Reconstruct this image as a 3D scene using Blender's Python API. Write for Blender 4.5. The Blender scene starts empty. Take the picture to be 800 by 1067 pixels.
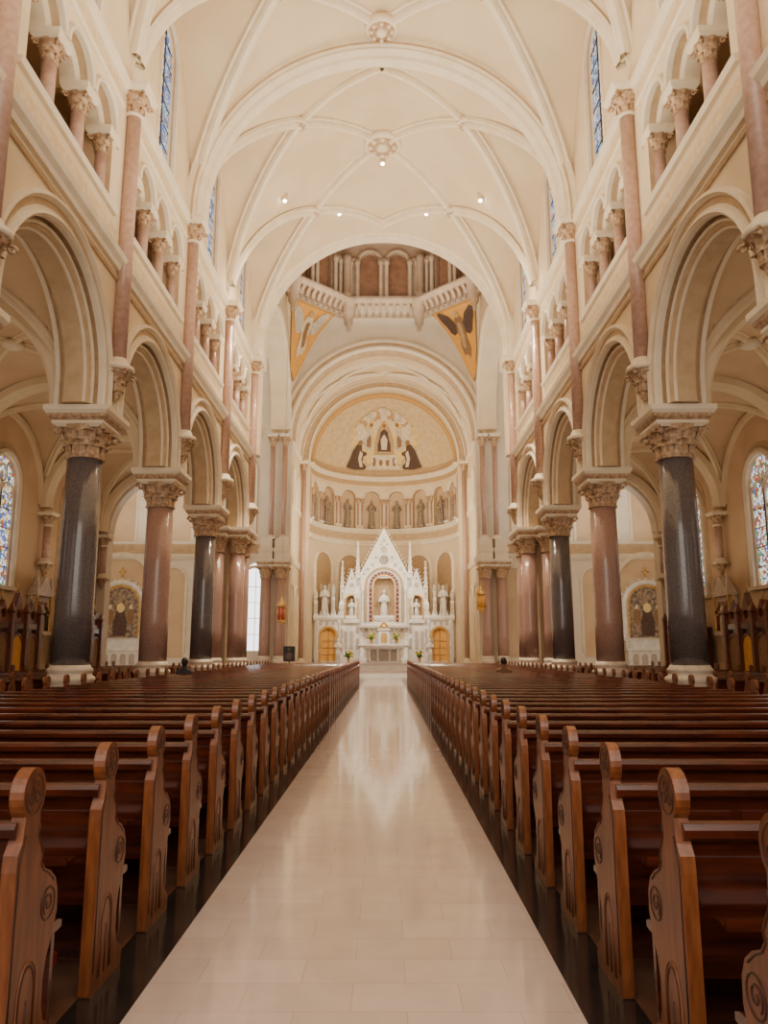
import bpy, math, random
from math import sin, cos, pi, sqrt, radians
from mathutils import Vector, Matrix
from mathutils.geometry import tessellate_polygon
import bmesh
random.seed(4)
COL = bpy.context.scene.collection

# ------------------------------------------------------------------ materials
def nodes(name):
    m = bpy.data.materials.new(name); m.use_nodes = True
    nt = m.node_tree; b = nt.nodes["Principled BSDF"]
    return m, nt, b
def mat(name, c, c2=None, rough=.6, scale=4, metal=0, coat=0, bump=0, detail=3, stretch=None, contrast=(.35,.65)):
    m, nt, b = nodes(name)
    b.inputs["Roughness"].default_value = rough
    b.inputs["Metallic"].default_value = metal
    if coat: b.inputs["Coat Weight"].default_value = coat; b.inputs["Coat Roughness"].default_value = .12
    if c2 is None: c2 = tuple(x*.86 for x in c)
    tc = nt.nodes.new("ShaderNodeTexCoord"); n = nt.nodes.new("ShaderNodeTexNoise")
    n.inputs["Scale"].default_value = scale; n.inputs["Detail"].default_value = detail
    src = tc.outputs["Object"]
    if stretch:
        mp = nt.nodes.new("ShaderNodeMapping"); mp.inputs["Scale"].default_value = stretch
        nt.links.new(src, mp.inputs[0]); src = mp.outputs[0]
    nt.links.new(src, n.inputs["Vector"])
    r = nt.nodes.new("ShaderNodeValToRGB")
    r.color_ramp.elements[0].position = contrast[0]; r.color_ramp.elements[1].position = contrast[1]
    r.color_ramp.elements[0].color = (*c2, 1); r.color_ramp.elements[1].color = (*c, 1)
    nt.links.new(n.outputs["Fac"], r.inputs[0]); nt.links.new(r.outputs[0], b.inputs["Base Color"])
    if bump:
        bp = nt.nodes.new("ShaderNodeBump"); bp.inputs["Strength"].default_value = bump; bp.inputs["Distance"].default_value = .05
        nt.links.new(n.outputs["Fac"], bp.inputs["Height"]); nt.links.new(bp.outputs[0], b.inputs["Normal"])
    return m
def emis(name, c, s):
    m, nt, b = nodes(name)
    b.inputs["Base Color"].default_value = (*c, 1)
    b.inputs["Emission Color"].default_value = (*c, 1); b.inputs["Emission Strength"].default_value = s
    return m
def stained(name, strength, cols, scale=5):
    m, nt, b = nodes(name)
    tc = nt.nodes.new("ShaderNodeTexCoord"); v = nt.nodes.new("ShaderNodeTexVoronoi")
    v.inputs["Scale"].default_value = scale
    nt.links.new(tc.outputs["Object"], v.inputs["Vector"])
    sp = nt.nodes.new("ShaderNodeSeparateColor"); nt.links.new(v.outputs["Color"], sp.inputs[0])
    r = nt.nodes.new("ShaderNodeValToRGB"); r.color_ramp.interpolation = 'CONSTANT'
    e = r.color_ramp.elements
    e[0].position = 0; e[0].color = (*cols[0], 1); e[1].position = 1/len(cols); e[1].color = (*cols[1], 1)
    for i in range(2, len(cols)):
        x = e.new(i/len(cols)); x.color = (*cols[i], 1)
    nt.links.new(sp.outputs[0], r.inputs[0])
    v2 = nt.nodes.new("ShaderNodeTexVoronoi"); v2.feature = 'DISTANCE_TO_EDGE'; v2.inputs["Scale"].default_value = scale
    nt.links.new(tc.outputs["Object"], v2.inputs["Vector"])
    gt = nt.nodes.new("ShaderNodeMath"); gt.operation = 'GREATER_THAN'; gt.inputs[1].default_value = .05
    nt.links.new(v2.outputs["Distance"], gt.inputs[0])
    ml = nt.nodes.new("ShaderNodeMath"); ml.operation = 'MULTIPLY'; ml.inputs[1].default_value = strength
    nt.links.new(gt.outputs[0], ml.inputs[0])
    b.inputs["Base Color"].default_value = (.02,.02,.03,1); nt.links.new(r.outputs[0], b.inputs["Emission Color"])
    nt.links.new(ml.outputs[0], b.inputs["Emission Strength"])
    return m
M = {}
M['plaster'] = mat('plaster_cream', (.79,.65,.455), (.72,.575,.385), .75, .8)
M['vault'] = mat('vault_cream', (.75,.61,.42), (.68,.54,.355), .75, .5)
M['light'] = mat('moulding_ivory', (.82,.72,.56), (.75,.64,.48), .6, 2)
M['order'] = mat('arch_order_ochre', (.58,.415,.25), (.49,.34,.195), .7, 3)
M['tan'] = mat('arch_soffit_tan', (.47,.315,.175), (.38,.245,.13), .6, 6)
M['band'] = mat('painted_tan_band', (.73,.57,.365), (.65,.49,.29), .7, 7, contrast=(.45,.55))
M['stencil'] = mat('gold_stencil_paint', (.66,.50,.28), (.58,.42,.22), .6, 9)
M['aisle'] = mat('aisle_peach_plaster', (.67,.485,.305), (.59,.415,.25), .75, .8)
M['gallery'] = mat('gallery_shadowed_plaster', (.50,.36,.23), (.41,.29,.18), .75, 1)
M['white'] = mat('white_marble', (.83,.79,.73), (.70,.655,.59), .35, 3)
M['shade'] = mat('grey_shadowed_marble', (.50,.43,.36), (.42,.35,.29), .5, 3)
M['grey'] = mat('pale_transept_plaster', (.78,.70,.57), (.72,.63,.50), .75, 1)
M['drum'] = mat('drum_tan_stone', (.42,.30,.215), (.34,.24,.17), .7, 2)
M['druml'] = mat('drum_cornice_stone', (.52,.395,.285), (.43,.315,.22), .7, 2)
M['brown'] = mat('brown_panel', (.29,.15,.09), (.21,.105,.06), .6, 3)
M['gdark'] = mat('granite_grey_polished', (.165,.135,.135), (.075,.06,.062), .17, 34, coat=.6, detail=8, contrast=(.3,.72))
M['gpink'] = mat('granite_pink_polished', (.47,.29,.23), (.31,.175,.135), .22, 30, coat=.4, detail=8, contrast=(.3,.72))
M['gshaft'] = mat('dusty_pink_marble', (.54,.345,.27), (.44,.265,.20), .3, 8, coat=.3, detail=6)
M['cap'] = mat('capital_gilded_stone', (.62,.43,.27), (.32,.18,.09), .5, 12)
M['base'] = mat('base_stone', (.72,.61,.48), (.58,.47,.36), .4, 5)
M['niche'] = mat('weathered_statue_stone', (.36,.29,.22), (.24,.18,.13), .7, 5)
M['gold'] = mat('gilt_metal', (.75,.48,.16), (.55,.32,.1), .3, 6, metal=.7)
M['goldp'] = mat('gold_ground_paint', (.80,.42,.09), (.68,.33,.06), .6, 9)
M['conch'] = mat('conch_ochre_paint', (.72,.56,.33), (.62,.46,.25), .7, 3)
M['fresco'] = mat('fresco_border_paint', (.60,.42,.22), (.40,.25,.12), .7, 14)
M['wood'] = mat('walnut_pew_wood', (.100,.020,.008), (.045,.010,.005), .22, 3, coat=.5, stretch=(1,8,8), detail=5)
M['woodend'] = mat('mahogany_pew_end_wood', (.200,.056,.015), (.105,.026,.008), .36, 4, coat=.18, stretch=(6,6,1), detail=5)
M['woodl'] = mat('mahogany_edge_highlight', (.25,.078,.024), (.15,.042,.013), .34, 6, coat=.3, stretch=(6,6,1))  # paler edge tone: the highlight is painted into the wood colour
M['groove'] = mat('dark_carved_groove', (.045,.012,.005), None, .4, 6)
M['black'] = mat('black_marble', (.03,.024,.021), (.018,.014,.013), .15, 6, coat=.3)
M['blackp'] = mat('black_plastic', (.015,.015,.017), None, .4, 6)
M['under'] = mat('brown_pew_flooring', (.14,.062,.034), (.10,.042,.023), .5, 6)
M['redc'] = mat('burgundy_vinyl', (.18,.02,.015), None, .45, 6)
M['skin'] = mat('skin', (.5,.28,.19), None, .6, 6)
M['hair'] = mat('dark_hair', (.02,.013,.01), None, .6, 20)
M['coatd'] = mat('dark_wool_coat', (.03,.03,.04), None, .85, 20)
M['coatb'] = mat('brown_jacket', (.2,.1,.05), None, .85, 20)
M['yellow'] = mat('yellow_petals', (.8,.6,.05), (.5,.4,.02), .6, 30)
M['green'] = mat('green_leaves', (.06,.16,.03), None, .6, 30)
M['robe'] = mat('painted_dark_robe', (.12,.07,.05), (.07,.04,.03), .7, 10)
M['blue'] = mat('painted_grey_white', (.44,.38,.32), (.72,.64,.50), .7, 9)
M['cream'] = mat('painted_cream_cloud', (.84,.74,.55), (.66,.52,.33), .7, 9)
M['sun'] = mat('painted_golden_glory', (.90,.68,.26), (.82,.56,.16), .6, 6)
M['ptan'] = mat('painted_umber', (.34,.19,.09), (.22,.12,.055), .7, 10)
M['pict'] = mat('painted_picture', (.46,.32,.2), (.10,.08,.07), .5, 5, detail=6)
M['red'] = mat('red_glass', (.5,.06,.04), None, .3, 4)
M['candle'] = mat('wax', (.85,.8,.68), None, .5, 4)
M['glassC'] = stained('clerestory_stained_glass', 1.1, [(.15,.30,.85),(.4,.65,1),(1,.92,.7),(.08,.16,.5),(.7,.4,.3),(.3,.55,.75),(.7,.85,1),(.95,.9,.85)], 7)
M['glassA'] = stained('aisle_stained_glass', 1.3, [(1,1,.92),(.08,.17,.6),(.85,.5,.15),(.95,.97,1),(.5,.08,.05),(.85,.93,1),(.1,.28,.16),(1,.88,.6)], 9)
M['glassW'] = emis('bright_window_glass', (.93,.95,1), 2.6)
M['bulb'] = emis('lamp_glow', (1,.9,.7), 25)
def floor_mat():
    m, nt, b = nodes('polished_marble_tiles')
    tc = nt.nodes.new("ShaderNodeTexCoord"); br = nt.nodes.new("ShaderNodeTexBrick")
    mp = nt.nodes.new("ShaderNodeMapping"); mp.inputs["Location"].default_value = (0.02, .1, 0)
    nt.links.new(tc.outputs["Object"], mp.inputs[0])
    br.inputs["Scale"].default_value = 1; br.inputs["Brick Width"].default_value = .51; br.inputs["Row Height"].default_value = .3
    br.inputs["Mortar Size"].default_value = .0022; br.offset = .5
    br.inputs["Color1"].default_value = (.61,.49,.435,1); br.inputs["Color2"].default_value = (.66,.545,.49,1)
    br.inputs["Mortar"].default_value = (.49,.38,.33,1)
    nt.links.new(mp.outputs[0], br.inputs["Vector"])
    n = nt.nodes.new("ShaderNodeTexNoise"); n.inputs["Scale"].default_value = 4; n.inputs["Detail"].default_value = 6
    nt.links.new(tc.outputs["Object"], n.inputs["Vector"])
    mx = nt.nodes.new("ShaderNodeMix"); mx.data_type = 'RGBA'; mx.blend_type = 'MULTIPLY'; mx.inputs[0].default_value = .4
    r = nt.nodes.new("ShaderNodeValToRGB"); r.color_ramp.elements[0].color = (.78,.76,.75,1); r.color_ramp.elements[0].position=.3; r.color_ramp.elements[1].position=.7
    nt.links.new(br.outputs[0], mx.inputs[6]); nt.links.new(n.outputs["Fac"], r.inputs[0]); nt.links.new(r.outputs[0], mx.inputs[7])
    nt.links.new(mx.outputs[2], b.inputs["Base Color"])
    b.inputs["Roughness"].default_value = .16
    b.inputs["Coat Weight"].default_value = .55; b.inputs["Coat Roughness"].default_value = .07
    return m
M['floor'] = floor_mat()

# ------------------------------------------------------------------ geometry builder
class G:
    def __init__(s): s.V=[]; s.F=[]; s.m=[]; s.sm=[]; s.mats=[]
    def mi(s, k):
        if k not in s.mats: s.mats.append(k)
        return s.mats.index(k)
    def add(s, V, F, k, smooth=False, tf=None):
        o = len(s.V)
        s.V += [tuple(tf(*v)) if tf else tuple(v) for v in V]
        i = s.mi(k)
        for f in F: s.F.append(tuple(o+x for x in f)); s.m.append(i); s.sm.append(smooth)
    def merge(s, p):
        o=len(s.V); s.V+=p.V
        for f,mi,q in zip(p.F,p.m,p.sm): s.F.append(tuple(o+a for a in f)); s.m.append(s.mi(p.mats[mi])); s.sm.append(q)
    def box(s, x0,x1,y0,y1,z0,z1,k,tf=None):
        V=[(x0,y0,z0),(x1,y0,z0),(x1,y1,z0),(x0,y1,z0),(x0,y0,z1),(x1,y0,z1),(x1,y1,z1),(x0,y1,z1)]
        s.add(V,[(0,3,2,1),(4,5,6,7),(0,1,5,4),(1,2,6,5),(2,3,7,6),(3,0,4,7)],k,False,tf)
    def lathe(s, prof, n, k, c=(0,0,0), sx=1, sy=1, smooth=True, ph=0):
        V=[];F=[]
        for r,z in prof:
            for i in range(n):
                a=2*pi*i/n+ph; V.append((c[0]+r*sx*cos(a),c[1]+r*sy*sin(a),c[2]+z))
        for j in range(len(prof)-1):
            for i in range(n):
                F.append((j*n+i,j*n+(i+1)%n,(j+1)*n+(i+1)%n,(j+1)*n+i))
        F.append(tuple(range(n))[::-1]); F.append(tuple((len(prof)-1)*n+i for i in range(n)))
        s.add(V,F,k,smooth)
    def tube(s, path, r, k, n=6, closed=False):
        P=[Vector(p) for p in path]; V=[];F=[]; L=len(P)
        for i,p in enumerate(P):
            a=P[(i-1)%L] if (closed or i>0) else P[i]; b=P[(i+1)%L] if (closed or i<L-1) else P[i]
            t=(b-a).normalized(); ref=Vector((1,0,0)) if abs(t.x)<.8 else Vector((0,1,0))
            u=t.cross(ref).normalized(); w=t.cross(u)
            rr = r[i] if isinstance(r,(list,tuple)) else r
            for j in range(n):
                q=p+rr*(cos(2*pi*j/n)*u+sin(2*pi*j/n)*w); V.append(tuple(q))
        for i in range(L if closed else L-1):
            for j in range(n):
                F.append((i*n+j,i*n+(j+1)%n,((i+1)%L)*n+(j+1)%n,((i+1)%L)*n+j))
        if not closed: F.append(tuple(range(n))); F.append(tuple((L-1)*n+j for j in range(n)))
        s.add(V,F,k,True)
    def sphere(s, c, r, k, n=10, sx=1, sy=1, sz=1):
        prof=[(r*sin(pi*i/(n-2)) if 0<i<n-2 else .001, -r*sz*cos(pi*i/(n-2))) for i in range(n-1)]
        s.lathe(prof,n,k,c,sx,sy)
    def prism(s, outer, holes, fmap, d0, d1, k, kedge=None):
        loops=[outer]+holes
        tri=tessellate_polygon([[Vector((u,v,0)) for u,v in L] for L in loops])
        flat=[p for L in loops for p in L]; n=len(flat)
        V=[fmap(u,v,d0) for u,v in flat]+[fmap(u,v,d1) for u,v in flat]
        F=[t for t in tri]+[(t[2]+n,t[1]+n,t[0]+n) for t in tri]
        s.add(V,F,k)
        o=0;E=[]
        for L in loops:
            l=len(L)
            for i in range(l): a=o+i;b=o+(i+1)%l; E.append((a,b,b+n,a+n))
            o+=l
        s.add(V,E,kedge or k)
    def arch(s, prof, cu, cv, stilt, fmap, k, n=28, a0=0, a1=pi, smooth=False):
        st=[]
        if stilt>0: st.append((a0,-stilt))
        st+= [(a0+(a1-a0)*i/n,0) for i in range(n+1)]
        if stilt>0: st.append((a1,-stilt))
        V=[];F=[];p=len(prof)
        for a,dz in st:
            for r,d in prof: V.append(fmap(cu+r*cos(a), cv+r*sin(a)+dz, d))
        for i in range(len(st)-1):
            for j in range(p): F.append((i*p+j,i*p+(j+1)%p,(i+1)*p+(j+1)%p,(i+1)*p+j))
        F.append(tuple(range(p))); F.append(tuple((len(st)-1)*p+j for j in range(p)))
        s.add(V,F,k,smooth)
    def surf(s, fn, nu, nv, k, smooth=True):
        V=[fn(i/nu,j/nv) for j in range(nv+1) for i in range(nu+1)]
        F=[(j*(nu+1)+i,j*(nu+1)+i+1,(j+1)*(nu+1)+i+1,(j+1)*(nu+1)+i) for j in range(nv) for i in range(nu)]
        s.add(V,F,k,smooth)
    def extr(s, prof, fmap, u0, u1, k, n=1):   # prof of (v,d); extruded along u
        p=len(prof); V=[];F=[]
        for i in range(n+1):
            u=u0+(u1-u0)*i/n
            for v,d in prof: V.append(fmap(u,v,d))
        for i in range(n):
            for j in range(p): F.append((i*p+j,i*p+(j+1)%p,(i+1)*p+(j+1)%p,(i+1)*p+j))
        F.append(tuple(range(p))); F.append(tuple(n*p+j for j in range(p)))
        s.add(V,F,k)
    def patch(s, fn, poly, c, k, rings=3):
        n=len(poly); V=[fn(*c)];F=[]
        for r in range(1,rings+1):
            t=r/rings
            for u,v in poly: V.append(fn(c[0]+(u-c[0])*t,c[1]+(v-c[1])*t))
        for i in range(n): F.append((0,1+i,1+(i+1)%n))
        for r in range(rings-1):
            for i in range(n):
                a=1+r*n+i;b=1+r*n+(i+1)%n; F.append((a,a+n,b+n,b))
        s.add(V,F,k,False)
    def mesh(s, name, norm=True):
        me=bpy.data.meshes.new(name); me.from_pydata(s.V,[],s.F)
        for k in s.mats: me.materials.append(M[k])
        me.polygons.foreach_set("material_index", s.m); me.polygons.foreach_set("use_smooth", s.sm)
        if norm:
            bm=bmesh.new(); bm.from_mesh(me); bmesh.ops.recalc_face_normals(bm, faces=bm.faces); bm.to_mesh(me); bm.free()
        me.update(); return me
def put(name, g, parent=None, loc=(0,0,0), rz=0, label=None, cat=None, kind=None, group=None, norm=True):
    d = g.mesh(name, norm) if isinstance(g,G) else g
    o=bpy.data.objects.new(name,d); COL.objects.link(o)
    o.location=loc; o.rotation_euler=(0,0,rz)
    if parent: o.parent=parent
    if label: o["label"]=label
    if cat: o["category"]=cat
    if kind: o["kind"]=kind
    if group: o["group"]=group
    return o
def empty(name,loc,label,cat,group=None,rz=0):
    o=bpy.data.objects.new(name,None); COL.objects.link(o); o.location=loc; o.rotation_euler=(0,0,rz)
    o["label"]=label; o["category"]=cat
    if group: o["group"]=group
    return o
def struct(name,g,label,cat): return put(name,g,label=label,cat=cat,kind="structure")
def tree_copy(root, loc, rz=None, scale=None):
    r=root.copy(); COL.objects.link(r); r.location=loc
    if rz is not None: r.rotation_euler=(0,0,rz)
    if scale: r.scale=scale
    for c in root.children:
        d=c.copy(); d.parent=r; COL.objects.link(d)
    return r
trimN=[0]
def trim(g,label,cat="moulding"):
    trimN[0]+=1
    return struct("trim_%d"%trimN[0],g,label,cat)
winN=[0]
def window(g,label):
    winN[0]+=1
    return struct("window_%d"%winN[0],g,label,"window")
def arc(cu,cv,r,a0=0,a1=pi,n=20): return [(cu+r*cos(a0+(a1-a0)*i/n),cv+r*sin(a0+(a1-a0)*i/n)) for i in range(n+1)]
def arched(cu,v0,vs,r,n=18): return [(cu+r,v0)]+arc(cu,vs,r,n=n)+[(cu-r,v0)]
def sideM(sg): return lambda u,v,d:(sg*d,u,v)
FR=lambda u,v,d:(u,d,v)

YC=[11.5,17.7,23.9,30.1,36.3]
YALL=[-0.9,5.3]+YC
ZS=7.2
AX=13.6; AM=10.55
SIDES=[(-1,'left'),(1,'right')]

# ------------------------------------------------------------------ floors
g=G(); g.box(-1.02,1.02,-3,43.3,-.2,0,'floor'); struct("floor",g,"polished pinkish beige marble centre aisle","floor")
for sg,sn in SIDES:
    g=G(); g.box(*sorted((sg*1.02,sg*1.3)),-3,43.3,-.2,.001,'black'); trim(g,"black marble border strip along the aisle","floor border")
    g=G(); g.box(*sorted((sg*1.3,sg*19)),-3,43.3,-.2,0,'under'); struct("floor",g,"dark brown flooring under the pews","floor")
g=G()
g.box(-19,19,43.3,44,-.2,.17,'white'); g.box(-19,19,43.65,44.3,0,.34,'white'); g.box(-19,19,44,50.4,-.2,.5,'floor')
g.box(-6.4,6.4,50.1,50.5,.4,.65,'white'); g.box(-6.6,6.6,50.4,62.2,.2,.8,'floor')
struct("floor",g,"raised marble sanctuary floor with white steps","floor")

# ------------------------------------------------------------------ nave walls
ZT=14.05; ZB=12.15; TR=.66
for sg,sn in SIDES:
    mp=sideM(sg)
    g=G()
    outer=[(36.9,ZS),(36.9,10.9),(-.9-.65,10.9),(-1.55,ZS)]
    path=[]
    for i in range(len(YALL)-1):
        a,b=YALL[i],YALL[i+1]; c=(a+b)/2
        path+= [(a+.65,ZS)]+arc(c,ZS+.45,2.45,pi,0,28)+[(b-.65,ZS)]
    outer+=path
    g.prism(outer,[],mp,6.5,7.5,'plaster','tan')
    holes=[]
    for i in range(len(YALL)-1):
        c=(YALL[i]+YALL[i+1])/2
        h=[(c-2.16,ZB)]
        for k in (-1,0,1): h+=arc(c+1.5*k,ZT,TR,pi,0,14)
        h+=[(c+2.16,ZB)]
        holes.append(h)
        holes.append(arched(c,16.15,19.95,.8,14))
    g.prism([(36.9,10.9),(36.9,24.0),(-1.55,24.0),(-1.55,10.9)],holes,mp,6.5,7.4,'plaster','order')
    struct("wall_%s_nave"%sn,g,"cream nave wall with round arcade, triforium and clerestory","wall")
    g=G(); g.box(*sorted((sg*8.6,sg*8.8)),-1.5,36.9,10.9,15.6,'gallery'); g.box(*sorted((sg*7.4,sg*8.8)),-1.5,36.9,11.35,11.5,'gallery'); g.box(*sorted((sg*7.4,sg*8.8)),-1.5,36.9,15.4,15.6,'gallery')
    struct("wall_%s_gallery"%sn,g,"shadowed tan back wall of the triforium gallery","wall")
    for i in range(1,len(YALL)-1):
        c=(YALL[i]+YALL[i+1])/2; cz=ZS+.45
        g=G()
        for pf,k in [([(2.44,6.55),(2.44,6.44),(2.49,6.38),(2.55,6.40),(2.57,6.46),(2.64,6.46),(2.66,6.55)],'light'),
                     ([(2.66,6.53),(2.66,6.485),(2.78,6.485),(2.78,6.53)],'order'),
                     ([(2.78,6.52),(2.78,6.44),(2.84,6.36),(2.92,6.38),(2.94,6.52)],'light'),
                     ([(2.22,7.25),(2.22,6.79),(2.26,6.72),(2.32,6.68),(2.46,6.68),(2.46,7.32),(2.30,7.32)],'order'),
                     ([(2.33,6.70),(2.33,6.64),(2.37,6.62),(2.41,6.66)],'light'),
                     ([(2.21,6.82),(2.20,6.78),(2.23,6.75),(2.26,6.76)],'light'),
                     ([(2.44,7.45),(2.44,7.56),(2.6,7.56),(2.6,7.45)],'light')]:
            g.arch(pf,c,cz,.44,mp,k,36)
        trim(g,"moulded ivory round arch of the nave arcade","arch moulding")
        g=G()
        for k in (-1,0,1):
            g.arch([(TR-.01,6.55),(TR-.01,6.42),(TR+.03,6.37),(TR+.08,6.40),(TR+.09,6.55)],c+1.5*k,ZT,0,mp,'light',18)
            g.arch([(TR-.10,7.15),(TR-.10,6.80),(TR-.05,6.72),(TR+.01,6.72),(TR+.01,7.25)],c+1.5*k,ZT,0,mp,'light',18)
        g.extr([(15.02,6.52),(15.02,6.44),(15.1,6.40),(15.15,6.52)],mp,c-2.6,c+2.6,'light')
        g.extr([(ZB-.14,6.52),(ZB-.14,6.40),(ZB,6.36),(ZB+.02,6.52)],mp,c-2.5,c+2.5,'light')
        trim(g,"ivory hood mouldings over three gallery arches","arch moulding")
        g=G(); g.arch([(.79,6.55),(.79,6.45),(.92,6.45),(.92,6.55)],c,19.95,3.8,mp,'light',16) 
        g.arch([(.72,6.8),(.72,6.62),(.81,6.62),(.81,6.8)],c,19.95,3.8,mp,'light',16)
        trim(g,"ivory frame of a clerestory window","window frame")
        g=G(); g.prism(arched(c,16.15,19.95,.79,14),[],mp,6.68,6.72,'glassC')
        for z in (16.8,17.5,18.2,18.9,19.6,20.2): g.box(*sorted((sg*6.655,sg*6.68)),c-.75,c+.75,z-.015,z+.015,'blackp')
        g.box(*sorted((sg*6.65,sg*6.68)),c-.02,c+.02,16.15,20.7,'blackp')
        window(g,"tall stained glass clerestory window, blue and gold")
    g=G()
    g.extr([(10.80,6.52),(10.80,6.40),(10.9,6.36),(10.98,6.26),(11.1,6.22),(11.16,6.26),(11.2,6.52)],mp,-1.5,36.4,'light')
    g.extr([(10.55,6.52),(10.55,6.45),(10.62,6.42),(10.66,6.52)],mp,-1.5,36.4,'order')
    g.extr([(11.35,6.52),(11.35,6.488),(11.8,6.488),(11.8,6.52)],mp,-1.5,36.4,'band')
    trim(g,"moulded ivory string course beneath the triforium","string course")
    g=G(); g.extr([(15.6,6.52),(15.6,6.44),(15.75,6.36),(15.87,6.34),(15.9,6.52)],mp,-1.5,36.4,'light')
    g.extr([(15.2,6.52),(15.2,6.488),(15.55,6.488),(15.55,6.52)],mp,-1.5,36.4,'band')
    trim(g,"ivory string course above the triforium","string course")

# ------------------------------------------------------------------ capitals and columns
def capital(g, r0, r1, h, z0, k='cap', nl=8, c=(0,0)):
    bell=[(r0*1.12,z0),(r0*1.14,z0+.05*h),(r0,z0+.09*h),(r0*1.02,z0+.45*h),(r0+(r1-r0)*.45,z0+.8*h),(r1,z0+h)]
    g.lathe(bell,16,k,(c[0],c[1],0))
    for tier in (0,1):
        for q in range(nl):
            a=2*pi*(q+.5*tier)/nl; V=[];F=[]
            bz=z0+(.08+.3*tier)*h; hh=.5*h; ww=pi*r0/nl*1.0*(1+.25*tier)
            for j in range(6):
                t=j/5; zz=bz+hh*min(t*1.15,1)-(.1*hh if j==5 else 0); rr=r0*1.04+(r1-r0)*(.1*t+.75*t**3+ .25*tier)
                w=ww*(1-.15*t) if j<4 else ww*(.7 if j==4 else .3)
                for u,e in ((-1,-.25),(-.5,0),(0,.35),(.5,0),(1,-.25)):
                    r_=rr+e*ww*.5
                    V.append((c[0]+r_*cos(a)-u*w*sin(a), c[1]+r_*sin(a)+u*w*cos(a), zz))
            for j in range(5):
                for i in range(4): F.append((j*5+i,j*5+i+1,(j+1)*5+i+1,(j+1)*5+i))
            g.add(V,F,k,True)
    for q in range(4):
        a=pi/4+q*pi/2; rr=r1*1.12
        p=[]
        for j in range(12):
            t=j/11*2.2*pi; s_=.11*h/.6*(1-j/14)
            p.append((c[0]+(rr+s_*cos(t))*cos(a), c[1]+(rr+s_*cos(t))*sin(a), z0+.82*h+s_*sin(t)))
        g.tube(p,.035*h/.6,k,5)
def sq_stack(g, levels, k, c=(0,0)):   # (half,z)
    V=[];F=[]
    for hf,z in levels: V+=[(c[0]-hf,c[1]-hf,z),(c[0]+hf,c[1]-hf,z),(c[0]+hf,c[1]+hf,z),(c[0]-hf,c[1]+hf,z)]
    for j in range(len(levels)-1):
        for i in range(4): F.append((j*4+i,j*4+(i+1)%4,(j+1)*4+(i+1)%4,(j+1)*4+i))
    F.append((3,2,1,0)); l=4*(len(levels)-1); F.append((l,l+1,l+2,l+3))
    g.add(V,F,k)
def make_column(name,x,y,stone,label,R=.42,full=True,group="arcade columns"):
    root=empty(name,(x,y,0),label,"column",group)
    q=R/.42
    g=G(); sq_stack(g,[(.55*q,0),(.55*q,.5),(.52*q,.56)],'base')
    g.lathe([(.50*q,.5),(.50*q,.85),(.53*q,.9),(.56*q,.96),(.54*q,1.02),(.48*q,1.05),(.465*q,1.11),(.50*q,1.15),(.49*q,1.2),(.45*q,1.23),(.435*q,1.28)],28,'base')
    put("base",g,root,label="pale stone moulded column base")
    g=G(); g.lathe([(R,1.24),(R*1.0,2.5),(R*.985,4),(R*.94,6.08)],36,stone); put("shaft",g,root)
    g=G(); capital(g,R*.96,.60*q+(.04 if full else 0),.74,6.03); put("capital",g,root,label="gilded foliate capital")
    g=G(); sq_stack(g,[(.54*q,6.72),(.60*q,6.80),(.60*q,6.86)],'light'); sq_stack(g,[(.60*q,6.86),(.68*q,6.95),(.69*q,7.0)],'cap'); sq_stack(g,[(.70*q,7.0),(.755*q,7.08),(.755*q,7.195)],'light'); put("impost",g,root,label="square moulded ivory impost block")
    return root
proto={}
for sg,sn in SIDES:
    for y,st in zip(YC[:4],['gpink','gdark','gpink','gdark']):
        lab={'gpink':"polished pink granite column with gilded foliate capital",'gdark':"polished dark grey granite column with gilded foliate capital"}[st]
        if st in proto: tree_copy(proto[st],(sg*7,y,0))
        else: proto[st]=make_column("column",sg*7,y,st,lab)
pc=None
def cluster(pts,lab):
    global pc
    for x,y in pts:
        if pc is None: pc=make_column("pier_column",x,y,'gpink',lab,R=.34,group="clustered pier columns")
        else: tree_copy(pc,(x,y,0))
for sg,sn in SIDES:
    cluster([(sg*6.75,35.45),(sg*7.6,35.0),(sg*6.75,36.7)],"pink granite column clustered at the crossing pier")
    cluster([(sg*6.4,47.85),(sg*7.35,47.85)],"pink granite column clustered at the crossing pier")
    g=G(); g.box(*sorted((sg*7.3,sg*8.3)),35.9,37.2,0,ZS,'aisle'); g.box(*sorted((sg*6.45,sg*8.3)),36.3,37.6,ZS,8,'plaster')
    trim(g,"stone core of the crossing pier","pier")
def make_shaft(name,x,y,z0,z1,r,sc,lab,grp):
    root=empty(name,(x,y,0),lab,"column",grp)
    g=G(); g.lathe([(.02,z0-.75*sc),(.07*sc,z0-.7*sc),(.1*sc,z0-.62*sc),(.13*sc,z0-.55*sc)],12,'cap'); capital(g,.15*sc,.34*sc,.5*sc,z0-.55*sc,'cap',6)
    g.lathe([(.36*sc,z0-.06*sc),(.38*sc,z0),(.36*sc,z0+.06*sc),(.26*sc,z0+.1*sc),(r*1.35,z0+.2*sc),(r*1.05,z0+.26*sc)],16,'light'); put("corbel",g,root,label="carved foliate corbel")
    g=G(); g.lathe([(r,z0+.2*sc),(r,z1)],18,'gshaft')
    put("shaft",g,root)
    g=G(); g.lathe([(r*1.3,z1-.05),(r*1.35,z1),(r*1.1,z1+.05)],16,'light'); capital(g,r,.36*sc,.5*sc,z1,'cap',6)
    sq_stack(g,[(.34*sc,z1+.5*sc),(.42*sc,z1+.58*sc),(.44*sc,z1+.68*sc)],'light'); put("capital",g,root,label="gilded leafy capital with ivory abacus")
    return root
ps=None
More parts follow.
